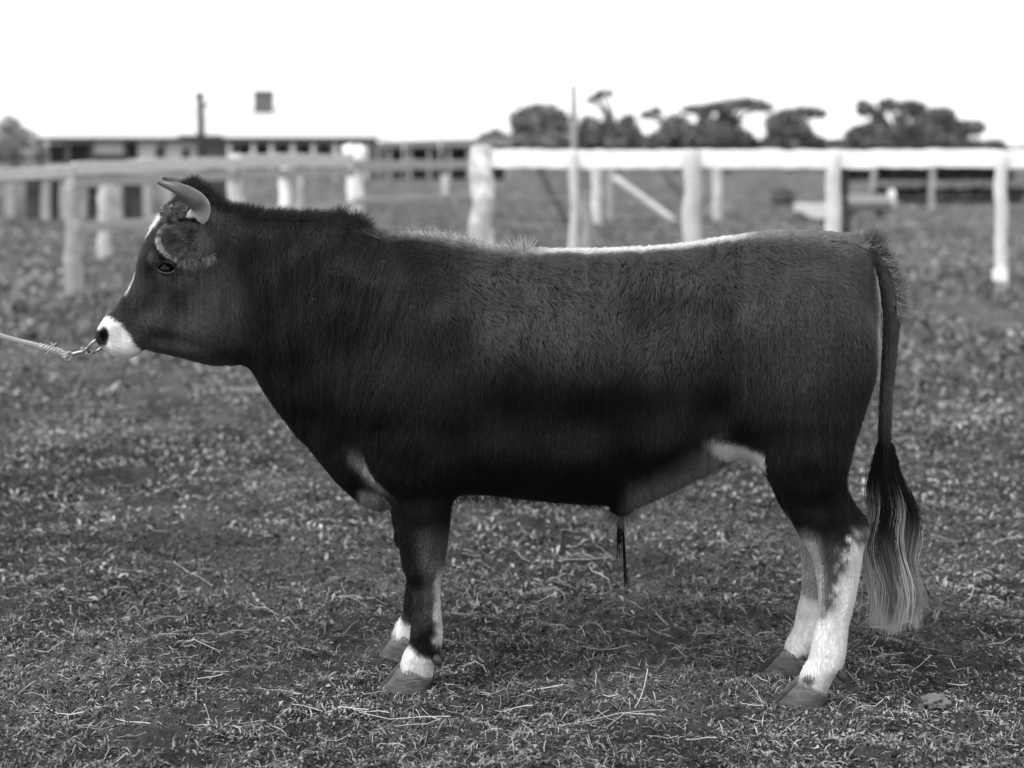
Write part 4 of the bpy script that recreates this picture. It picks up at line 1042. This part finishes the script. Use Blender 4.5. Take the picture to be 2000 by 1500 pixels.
    for q, hgt in prf:
        pts.append(Wp + dirw * (L * q * np.cos(lift))[:, None] + Wn * (L * np.sin(lift) * (hgt if q > 0 else -.05))[:, None] + grav * (L * .10 * q * q)[:, None])
    pts = np.stack(pts, 1)
    neck0 = sstep(450, 520, px) * sstep(900, 800, px)
    conv = np.degrees(np.arctan2(px - 590, 1150 - py)) * neck0 + px / 8. * (1 - neck0)
    strk = fbm(conv * 2.2, py / 75., 2)            # lighter and darker locks following the fall of the coat
    neck = sstep(450, 520, px) * sstep(900, 800, px)
    tv = tn * (1 + (strk - .5) * (.7 + .8 * neck)) * r.uniform(.7, 1.35, NH)
    hair_object('coat', pts, np.array([.00055, .0005, .0004, .0001]), np.clip(tv * np.where(tn > .2, 1.2, 1.0), .004, .9), hs, root, Wn)

    # ---- long hair: crest, back tufts, tail head, poll, ear fringe ------------
    def fringe(path, n, spread_t, l0, l1, dirs, tone0, tone1, jit, rad=.0005, curl=0.0, k=5, tz=None, drop=.002, lsp=.35, ramp=None, wob=.12):
        """hairs rooted along a pixel path on the midline (or offset tz), leaning along dirs (px space + lateral)"""
        path = np.array(path, float); seg = np.cumsum([0] + list(np.hypot(*np.diff(path[:, :2], axis=0).T)))
        q = r.random(n) * seg[-1]; x = np.interp(q, seg, path[:, 0]); y = np.interp(q, seg, path[:, 1])
        tt = np.clip(r.normal(0, spread_t, n), -.062, .062) if tz is None else np.interp(q, seg, tz) + r.normal(0, spread_t, n)
        dd = np.array(dirs, float); dx = np.interp(q, seg * 1.0, np.interp(np.linspace(0, 1, len(path)), np.linspace(0, 1, len(dd)), dd[:, 0])); dy = np.interp(q, seg, np.interp(np.linspace(0, 1, len(path)), np.linspace(0, 1, len(dd)), dd[:, 1]))
        P0s, P0z = P(x, y, 0.0) if tz is None else PH(x, y, tt)
        if tz is None: P0z = P0z - (tt ** 2) * 2.2 - drop
        ln = l0 + (l1 - l0) * r.random(n); an = np.arctan2(-dy, dx) + r.normal(0, jit, n) + (vnoise(x / 9., y / 9.) - .5) * jit * 2.5
        lat = (r.normal(0, lsp, n) + tt / max(spread_t, .001) * .3) if tz is None else r.normal(0, .3, n)
        P_ = []; cs, cz = P0s.copy(), P0z.copy(); ct = tt.copy(); a = an.copy(); ph = r.normal(0, 1, n)
        for i in range(k):
            P_.append(bend(cs, ct, cz))
            st = ln / (k - 1); cs = cs + np.cos(a) * st; cz = cz + np.sin(a) * st; ct = ct + lat * st
            a = a + curl * ph + r.normal(0, wob, n)
        pts = np.stack(P_, 1); tw = np.linspace(1, .25, k)
        tn_ = tone0 + (tone1 - tone0) * r.random(n) ** 1.5
        if ramp: tn_ = tn_ * np.interp(q / seg[-1], np.linspace(0, 1, len(ramp)), ramp)
        return pts, np.tile(rad * tw, (n, 1)), np.repeat(tn_[:, None], k, 1)
    groups = {}
    def add(nm, *g): groups.setdefault(nm, []).append(g)
    add('mane', *fringe([(436, 405), (520, 421), (600, 421), (660, 424), (716, 448)], 5200, .03, .012, .034, [(.35, -.7), (.5, -.5), (.6, -.45), (.8, -.3)], .012, .05, .35))
    add('mane', *fringe([(640, 424), (690, 432), (720, 450)], 700, .02, .025, .05, [(.3, -.9), (.2, -1)], .012, .06, .3))
    add('mane', *fringe([(716, 450), (748, 460), (800, 459), (860, 464), (910, 476), (960, 490), (1008, 494)], 6500, .045, .018, .042, [(-.9, -.5), (-.95, -.4), (-.8, -.5), (-.9, -.3)], .05, .42, .35, ramp=[.25, .6, 1, 1.1, 1.2, 1.2]))
    add('mane', *fringe([(1000, 494), (1030, 496)], 260, .02, .03, .062, [(-.5, -.9), (.5, -.9)], .15, .5, .75))
    add('mane', *fringe([(1030, 496), (1080, 497), (1140, 497), (1300, 490), (1450, 467), (1560, 456)], 7000, .03, .010, .020, [(.9, -.3), (1, -.12), (1, -.1), (1, -.1)], .35, .7, .22, ramp=[1, 1, 1, .95, .9, .75, .5, .25, .12]))
    add('mane', *fringe([(1440, 468), (1560, 457), (1640, 461), (1690, 478)], 3500, .04, .012, .026, [(1, -.15), (.9, -.3), (.8, -.6)], .06, .3, .25))
    # tail head tuft and ruff down the tail
    add('tail_ruff', *fringe([(1672, 470), (1690, 478), (1712, 488), (1730, 515), (1745, 545), (1752, 580), (1752, 620)], 3600, .016, .018, .045, [(.75, -.75), (.6, -.8), (.8, -.55), (.9, -.35), (.9, -.1), (.8, .4), (.4, .9)], .05, .3, .45, tz=[0, 0, 0, 0, 0, 0, 0]))
    add('tail_ruff', *fringe([(1686, 476), (1706, 484)], 420, .012, .04, .068, [(.5, -.9), (.7, -.8)], .03, .2, .25))
    # poll tuft and forehead curls
    add('poll_tuft', *fringe([(352, 380), (364, 364), (380, 357), (398, 370), (416, 388), (434, 404)], 2600, .03, .015, .035, [(-.2, -1), (.1, -1), (.6, -.7), (.8, -.4)], .012, .05, .5, curl=.35, k=6))
    add('poll_tuft', *fringe([(318, 414), (330, 404), (345, 392), (356, 376)], 1800, .03, .010, .022, [(-.8, -.2), (-.7, -.5)], .015, .1, .8, curl=.8, k=7))
    add('poll_tuft', *fringe([(292, 464), (304, 438), (318, 415), (327, 406)], 700, .018, .008, .018, [(-.5, .6), (-.6, .1), (-.6, -.2)], .6, .85, .35))
    # forehead curls between ear and horn
    add('poll_tuft', *fringe([(322, 432), (332, 410), (342, 428), (350, 402), (358, 424), (366, 404)], 1700, .008, .012, .022, [(-.8, .2), (-.5, -.6), (-.9, .3)], .02, .22, 1.0, curl=.9, k=7, tz=[-.085, -.075, -.088, -.075, -.09, -.08]))
    # ear: pale hair along the rim, longer locks below and streaming over its back
    def ear_hair(n, th0, th1, rho, l0, l1, out, tone0, tone1, sweep, ramp=None):
        q = r.random(n); th = th0 + (th1 - th0) * q; rr_ = rho[0] + (rho[1] - rho[0]) * r.random(n)
        d2 = np.cos(th)[:, None] * EAR['u'] + np.sin(th)[:, None] * EAR['up']; base = EAR['c'] + d2 * rr_[:, None]
        base = base + EAR['n'] * np.where(rr_ > .85, .012, .004)[:, None]
        dr = d2 / np.linalg.norm(d2, axis=1)[:, None] * (1 - sweep) + EAR['u'] / np.linalg.norm(EAR['u']) * sweep + EAR['n'] * out + r.normal(0, .25, (n, 3)); dr /= np.linalg.norm(dr, axis=1)[:, None]
        ln = l0 + (l1 - l0) * r.random(n); P_ = []; cur = base.copy()
        for i in range(5):
            P_.append(bend(cur[:, 0], cur[:, 1], cur[:, 2])); cur = cur + dr * (ln / 4)[:, None]; dr = dr + np.array([0, 0, -.12]) + r.normal(0, .1, (n, 3)); dr /= np.linalg.norm(dr, axis=1)[:, None]
        tn_ = tone0 + (tone1 - tone0) * r.random(n) ** 1.3
        if ramp: tn_ = tn_ * np.interp(q, np.linspace(0, 1, len(ramp)), ramp)
        tn_ = tn_ * (.25 + 1.4 * vnoise(q * 22 + n, q * 0))
        add('ear_fringe', np.stack(P_, 1), np.tile(.0005 * np.linspace(1, .25, 5), (n, 1)), np.repeat(tn_[:, None], 5, 1))
    ear_hair(480, 1.9, -.1, (.95, 1.0), .003, .008, .25, .08, .5, .15, [.15, .2, .7, 1.5])
    ear_hair(420, .3, -.7, (.95, 1.0), .003, .009, .25, .3, .8, .1, [.8, 1.1, .5])
    ear_hair(150, -.7, -1.7, (.95, 1.0), .004, .016, .25, .05, .4, .1)
    ear_hair(190, -1.4, -2.6, (.85, 1.0), .012, .036, .2, .03, .2, .3)
    ear_hair(2600, -3.1, 3.1, (.1, .9), .014, .028, .2, .03, .32, .8)
    add('poll_tuft', *fringe([(322, 432), (332, 410), (342, 428), (350, 402), (358, 424), (366, 404)], 1700, .008, .012, .022, [(-.8, .2), (-.5, -.6), (-.9, .3)], .02, .22, 1.0, curl=.9, k=7, tz=[-.085, -.075, -.088, -.075, -.09, -.08]))
    # ear: pale hair along the rim, longer locks below and streaming over its back
    def ear_hair(n, th0, th1, rho, l0, l1, out, tone0, tone1, sweep, ramp=None):
        q = r.random(n); th = th0 + (th1 - th0) * q; rr_ = rho[0] + (rho[1] - rho[0]) * r.random(n)
        d2 = np.cos(th)[:, None] * EAR['u'] + np.sin(th)[:, None] * EAR['up']; base = EAR['c'] + d2 * rr_[:, None]
        base = base + EAR['n'] * np.where(rr_ > .85, .012, .004)[:, None]
        dr = d2 / np.linalg.norm(d2, axis=1)[:, None] * (1 - sweep) + EAR['u'] / np.linalg.norm(EAR['u']) * sweep + EAR['n'] * out + r.normal(0, .25, (n, 3)); dr /= np.linalg.norm(dr, axis=1)[:, None]
        ln = l0 + (l1 - l0) * r.random(n); P_ = []; cur = base.copy()
        for i in range(5):
            P_.append(bend(cur[:, 0], cur[:, 1], cur[:, 2])); cur = cur + dr * (ln / 4)[:, None]; dr = dr + np.array([0, 0, -.12]) + r.normal(0, .1, (n, 3)); dr /= np.linalg.norm(dr, axis=1)[:, None]
        tn_ = tone0 + (tone1 - tone0) * r.random(n) ** 1.3
        if ramp: tn_ = tn_ * np.interp(q, np.linspace(0, 1, len(ramp)), ramp)
        tn_ = tn_ * (.25 + 1.4 * vnoise(q * 22 + n, q * 0))
        add('ear_fringe', np.stack(P_, 1), np.tile(.0005 * np.linspace(1, .25, 5), (n, 1)), np.repeat(tn_[:, None], 5, 1))
    ear_hair(1500, 1.9, -.1, (.93, 1.02), .006, .013, .25, .15, .5, .15, [.12, .2, .7, 1.5])
    ear_hair(900, -.1, -1.3, (.93, 1.02), .007, .016, .25, .3, .75, .1, [1.1, .7, .5])
    ear_hair(700, -1.3, -2.6, (.88, 1.02), .014, .034, .2, .06, .3, .2)
    ear_hair(2200, -3.1, 3.1, (.1, .9), .014, .028, .25, .03, .16, .8)
    add('poll_tuft', *fringe([(322, 432), (332, 410), (342, 428), (350, 402), (358, 424), (366, 404)], 1700, .008, .012, .022, [(-.8, .2), (-.5, -.6), (-.9, .3)], .02, .22, 1.0, curl=.9, k=7, tz=[-.085, -.075, -.088, -.075, -.09, -.08]))
    # sheath tuft
    add('sheath_hair', *fringe([(1190, 992), (1206, 1004), (1222, 1004), (1240, 994)], 500, .010, .02, .045, [(-.7, .7), (-.4, 1), (-.1, 1), (.3, .9)], .06, .35, .2))
    add('sheath_hair', *fringe([(1205, 1008), (1212, 1012), (1216, 1010)], 34, .004, .07, .13, [(-.04, 1), (.03, 1)], .006, .015, .03, rad=.0011, lsp=.03, wob=.03))
    add('sheath_hair', *fringe([(1214, 1012), (1217, 1012)], 16, .002, .17, .205, [(.05, 1), (.07, 1)], .006, .01, .006, rad=.0016, lsp=.008, wob=.015))
    # belly fringe
    add('belly_hair', *fringe([(890, 965), (1000, 965), (1100, 975), (1180, 982)], 2200, .05, .012, .025, [(.4, .8), (.6, .6), (.6, .6)], .01, .04, .3, drop=-.012))
    add('belly_hair', *fringe([(1240, 990), (1290, 968), (1350, 938), (1400, 911), (1435, 893)], 1600, .04, .012, .022, [(.3, .8), (.2, .8), (-.3, .8)], .08, .25, .3, drop=-.012))
    for nm, gs in groups.items():
        hair_object(nm, np.concatenate([g[0] if g[0].shape[1] == 7 else np.concatenate([g[0]] + [g[0][:, -1:] + (g[0][:, -1:] - g[0][:, -2:-1]) * .01 * (i + 1) for i in range(7 - g[0].shape[1])], 1) for g in gs]),
                    np.concatenate([g[1] if g[1].shape[1] == 7 else np.concatenate([g[1]] + [g[1][:, -1:] * .5] * (7 - g[1].shape[1]), 1) for g in gs]),
                    np.concatenate([g[2] if g[2].shape[1] == 7 else np.concatenate([g[2]] + [g[2][:, -1:]] * (7 - g[2].shape[1]), 1) for g in gs]), hm, root)

    # ---- tail switch: long locks, dark above and pale towards the end ----------
    n = 7500; k = 14
    rootq = r.random(n) ** .8; y0 = 842 + rootq * 190
    cx = np.interp(y0, [840, 900, 980, 1040], [1727, 1727, 1731, 1737])
    phi = r.random(n) * 2 * np.pi; rad0 = np.sqrt(r.random(n))
    lock = r.integers(0, 20, n); lr = np.random.default_rng(3); lphi = lr.random(20) * 2 * np.pi; lrad = np.sqrt(lr.random(20)); lw = lr.normal(0, 1, 20); ltone = lr.random(20)
    ex = np.cos(lphi)[lock] * lrad[lock] * .8 + r.normal(0, .15, n); et = np.sin(lphi)[lock] * lrad[lock] * .8 + r.normal(0, .16, n)
    yend = 1095 + 125 * r.random(n) ** .6 + (ltone[lock] - .6) * 60; yend = np.maximum(yend, y0 + 60) ; yend = np.where(r.random(n) < .25, r.uniform(980, 1120, n), yend); yend = np.maximum(yend, y0 + 40)
    pts = []; tns = []
    for i in range(k):
        u = i / (k - 1); y = y0 + (yend - y0) * u
        mid = np.interp(y, [840, 920, 1000, 1080, 1150, 1215], [1727, 1730, 1741, 1742, 1748, 1752])
        hw = np.interp(y, [840, 880, 920, 960, 1000, 1060, 1100, 1160, 1216], [14, 22, 31, 42, 50, 56, 54, 56, 56]) * (1 + (lw[lock] * .12) * np.clip((y - 1000) / 200, 0, 1))
        wv = np.sin(y / 30. + lw[lock] * 1.6) * 6.5 * np.clip((y - 900) / 100, 0, 1)
        x = mid + ex * hw + wv + np.sin(y / 13. + phi * 3) * 3.0 * rad0 * np.clip((y - 1020) / 150, 0, 1)
        ps, pz = P(x, y, 0); pt = et * hw * .0011 + np.cos(y / 29. + lw[lock]) * .004
        near = 1 - u
        rs, rz = P(cx + np.cos(phi) * 9 * rad0, y0, 0)
        ps = np.where(i == 0, rs, ps); pt = np.where(i == 0, np.sin(phi) * .012 * rad0, pt)
        pts.append(bend(ps, pt, pz))
        pale = sstep(975, 1075, y + (ltone[lock] - .5) * 130 + r.normal(0, 8, n))
        side = np.clip(.55 + .5 * ltone[lock], 0, 1)
        tns.append(.012 + pale * (.10 + .42 * ltone[lock] ** 1.4) * r.uniform(.8, 1.2, n))
    hair_object('tail_switch', np.stack(pts, 1), np.array([.0007] * 5 + [.0006] * 5 + [.0005, .0004, .0003, .00012]), np.stack(tns, 1), hm, root)

    # ---- horns ------------------------------------------------------------------
    hp = [(374, 428, .075, .028), (385, 424, .10, .0285), (391, 415, .128, .0278), (391, 402, .150, .0268), (381, 389, .165, .0245), (364, 377, .172, .0212), (346, 368, .172, .0168), (330, 362, .168, .012), (317, 358.5, .162, .0078), (308, 357, .157, .003)]
    for side in (-1, 1):
        c = smooth_poly_open([(a, b, c_, d_) for a, b, c_, d_ in hp], 5)
        pts = []
        for a, b, tt, rr in c:
            ss, zz = PH(a, b, -tt) if side < 0 else PH(a + 9, b - 9, tt); pts.append(Vector(bend(ss, side * tt, zz)))
        me = tube_mesh('horn', pts, list(c[:, 3]), 18, True, .006)
        q = np.repeat(np.linspace(0, 1, len(pts)), 18)
        tone_attr(me, np.where(q < .2, .45, .45 - .38 * sstep(.2, .42, q)) * (1 - .8 * sstep(.86, 1, q)))
        link('horn', me, M['horn'], root, True)
    # ---- eyes ---------------------------------------------------------------------
    for side in (-1, 1):
        vx, vy = wproj(WV); near = (V[:, 1] < -.03) & (np.hypot(vx - 324, vy - 522) < 15)
        tt = float(-V[near, 1].mean()) - .0055; ss, zz = PH(324, 522.5, -tt)
        bm = bmesh.new(); bmesh.ops.create_uvsphere(bm, u_segments=24, v_segments=16, radius=.0225)
        c = Vector(bend(ss, side * tt, zz))
        for v in bm.verts: v.co = v.co + c
        me = bpy.data.meshes.new('eye'); bm.to_mesh(me); bm.free(); link('eye', me, M['eye'], root, True)
        for nm, sg in (('upper_eyelid', -1), ('lower_eyelid', 1)):
            pts = []; rr = []
            for i in range(13):
                u = i / 12 * math.pi; x = 324 - 18.0 * math.cos(u); y = 522.5 + sg * (12.0 if sg < 0 else 11.0) * math.sin(u) + (x - 324) * .10
                dep = tt + .0065 + .0105 * math.sin(u) ** .8
                s2, z2 = PH(x, y, -dep); pts.append(Vector(bend(s2, side * dep, z2))); rr.append(.0018 + .0016 * math.sin(u))
            link(nm, tube_mesh(nm, pts, rr, 8), M['lid'] if sg < 0 else M['lidpale'], root, True)
    # ---- hooves --------------------------------------------------------------------
    def claw(sT, sFt, sHt, sH, tc, sg, zf, zh, wd):
        lv = []
        for i, q in enumerate((0, .12, .5, .85, 1.0)):
            toe = sT + (sFt - sT) * q; heel = sH + (sHt - sH) * q; Ln = heel - toe
            k_ = (1 - .10 * q) * (.97 if i == 0 else 1)
            ring = [(toe + .004, tc + sg * (.012 - .006 * q)), (toe + .02 * Ln + .004, tc + sg * wd * .42 * k_), (toe + .28 * Ln, tc + sg * wd * .86 * k_), (toe + .62 * Ln, tc + sg * wd * 1.0 * k_),
                    (toe + .93 * Ln, tc + sg * wd * .8 * k_), (heel, tc + sg * wd * .4), (toe + .9 * Ln, tc + sg * .008), (toe + .45 * Ln, tc + sg * (.009 - .004 * q))]
            zb = -.006
            pts = []
            for (x, y) in ring:
                fr = (x - toe) / max(Ln, 1e-4); ztop = zf + (zh - zf) * fr
                pts.append((x, y, zb + (ztop - zb) * q))
            lv.append(pts)
        bm = bmesh.new(); rr = [[bm.verts.new(Vector(bend(*p))) for p in pts] for pts in lv]; n_ = 8
        for r0, r1 in zip(rr, rr[1:]):
            for j in range(n_): bm.faces.new((r0[j], r0[(j + 1) % n_], r1[(j + 1) % n_], r1[j]))
        bm.faces.new(rr[0]); bm.faces.new(rr[-1])
        bmesh.ops.recalc_face_normals(bm, faces=bm.faces)
        bmesh.ops.subdivide_edges(bm, edges=bm.edges[:], cuts=2, smooth=.35, use_grid_fill=True)
        me = bpy.data.meshes.new('hoof_claw'); bm.to_mesh(me); bm.free()
        zz = np.empty(len(me.vertices) * 3, np.float32); me.vertices.foreach_get('co', zz); zz = zz[2::3]
        tone_attr(me, (.075 if sg < 0 else .045) + .05 * sstep(.015, .07, zz)); link('hoof_claw', me, M['hoof'], root, True)
    for side in (-1, 1):
        for (toe, ft, ht, hh, tc, sh, zf, zh) in ((746, 787, 846, 840, T_F, FAR_SHIFT_F, .078, .034), (1514, 1566, 1616, 1606, T_H, FAR_SHIFT_H, .075, .030)):
            sh = sh if side > 0 else 0
            a = [float(P(x, 1340, -tc)[0]) + sh for x in (toe, ft, ht, hh)]
            for sg in (-1, 1):
                claw(a[0] - (.016 if sg > 0 else 0), a[1] - (.008 if sg > 0 else 0), a[2], a[3], side * tc, sg, zf, zh, .052)
            HOOF_SPOTS.append((*[float(v) for v in bend((a[0] + a[3]) / 2, side * tc, 0.)[:2]], .11))
            # dew claws behind the fetlock
            dx, dy = ((853, 1280) if tc == T_F else (1638, 1310))
            for sg in (-1, 1):
                ss, zz = P(dx, dy, -tc); ss = float(ss) + sh; zz = float(zz)
                p = [Vector(bend(ss - .016, side * tc + sg * .018, zz + .012)), Vector(bend(ss, side * tc + sg * .022, zz)), Vector(bend(ss + .012, side * tc + sg * .023, zz - .014)), Vector(bend(ss + .013, side * tc + sg * .023, zz - .024))]
                me = tube_mesh('dewclaw', p, [.011, .0125, .010, .004], 10); tone_attr(me, np.full(len(me.vertices), .05)); link('dewclaw', me, M['hoof'], root, True)
    return root

def smooth_poly_open(pts, n=5):
    p = np.array(pts, float); m = len(p); out = []
    for i in range(m - 1):
        a, b, c, d = p[max(i - 1, 0)], p[i], p[i + 1], p[min(i + 2, m - 1)]
        for k in range(n):
            u = k / n
            out.append(.5 * ((2 * b) + (c - a) * u + (2 * a - 5 * b + 4 * c - d) * u * u + (3 * b - a - 3 * c + d) * u ** 3))
    out.append(p[-1]); return np.array(out)

build_bull()
build_ground(); build_crumbs(); build_cover(); build_straw()

# ---------------------------------------------------------------- nose ring and lead
def build_lead():
    # ring through the nose: lies across the head, slanting forward and down out of the nostrils
    c = W1(188, 674, 0.); a = W1(201, 663, 0.); fwd = (W1(174, 688, 0.) - a); Rr = fwd.length / 2; u = fwd.normalized()
    v = (W1(195, 668, .03) - W1(195, 668, -.03)).normalized(); v = (v - u * v.dot(u)).normalized(); v = (v * math.cos(R(32)) + u.cross(v) * math.sin(R(32))).normalized(); c = a + u * Rr
    pts = [c + (u * math.cos(q) + v * math.sin(q)) * Rr for q in np.linspace(0, 2 * math.pi, 40)]
    o = link('nose_ring', tube_mesh('nose_ring', pts, [.0042] * 40, 10), M['iron'], None, True)
    tag(o, 'metal ring through the bull\'s nostrils', 'ring')
    tip = c + u * Rr
    k1 = W1(165, 685.5, 0.); k0 = W1(140, 692, 0.); eye = W1(135, 694, 0.)
    off = tip - W1(174, 688, 0.)
    t = empty('lead_rope', eye); tag(t, 'hemp lead rope with a metal snap hook clipped to the nose ring', 'rope')
    # snap hook: hook bow, body, swivel eye
    d = (k0 - k1).normalized(); up = Vector((0, 0, 1)); sidev = d.cross(up).normalized()
    hook = [k1 + d * .002, k1 - d * .008 + up * .007, tip + up * .004 - d * .004, tip - d * .010 - up * .001, tip - d * .004 - up * .007, k1 - d * .004 - up * .006]
    hk = smooth_poly_open([tuple(p) for p in hook], 5)
    link('hook_bow', tube_mesh('hook_bow', [Vector(p) for p in hk], [.003] * len(hk), 8), M['iron'], t, True)
    link('snap_body', tube_mesh('snap_body', [k1, k1.lerp(k0, .15), k1.lerp(k0, .5), k1.lerp(k0, .85), k0], [.0045, .0062, .005, .0058, .0042], 10), M['iron'], t, True)
    link('thumb_stud', tube_mesh('thumb_stud', [k1.lerp(k0, .2) + up * .004, k1.lerp(k0, .2) + up * .012], [.0028, .0032], 8), M['iron'], t, True)
    e0 = k0 + d * .010 - up * .003
    pts = [e0 + (d * math.cos(q) + up * math.sin(q)) * .0115 for q in np.linspace(0, 2 * math.pi, 26)]
    link('swivel_eye', tube_mesh('swivel_eye', pts, [.0027] * 26, 8), M['iron'], t, True)
    # rope: three twisted strands
    path = [e0 + d * .006, W1(118, 687, 0.), W1(92, 680, -.01), W1(60, 671, -.03), W1(30, 664, -.05), W1(0, 655, -.08), W1(-60, 633, -.14), W1(-160, 592, -.22), W1(-330, 520, -.3)]
    path[-1].z = min(path[-1].z, 1.05)
    pp = smooth_poly_open([tuple(p) for p in path], 40); n = len(pp)
    tan = np.gradient(pp, axis=0); tan /= np.linalg.norm(tan, axis=1)[:, None]
    s1 = np.cross(tan, [0, 0, 1]); s1 /= np.linalg.norm(s1, axis=1)[:, None]; s2 = np.cross(s1, tan)
    ln = np.concatenate([[0], np.cumsum(np.linalg.norm(np.diff(pp, axis=0), axis=1))])
    for j in range(3):
        th = ln / .026 * 2 * np.pi + j * 2 * np.pi / 3
        q = pp + (s1 * np.cos(th)[:, None] + s2 * np.sin(th)[:, None]) * .0037
        link('strand', tube_mesh('strand', [Vector(v) for v in q], [.0037 * random.uniform(.88, 1.12) for _ in q], 8), M['rope'], t, True)
    # spliced end doubled back, with loose tails
    for j in range(3):
        th = ln / .03 * 2 * np.pi + j * 2 * np.pi / 3 + 1
        m = ln < .085
        q = pp[m] + (s1[m] * np.cos(th[m])[:, None] + s2[m] * np.sin(th[m])[:, None]) * .0062
        link('splice', tube_mesh('splice', [Vector(v) for v in q], [.0036] * int(m.sum()), 8), M['rope'], t, True)
    for (x0, y0, x1, y1, x2, y2) in ((96, 678, 104, 674, 111, 669), (100, 676, 102, 671, 99, 668), (96, 686, 90, 690, 87, 692)):
        link('loose_end', tube_mesh('loose_end', [W1(x0, y0, -.01), W1(x1, y1, -.015), W1(x2, y2, -.02)], [.0028, .002, .001], 6), M['rope'], t, True)
build_lead()
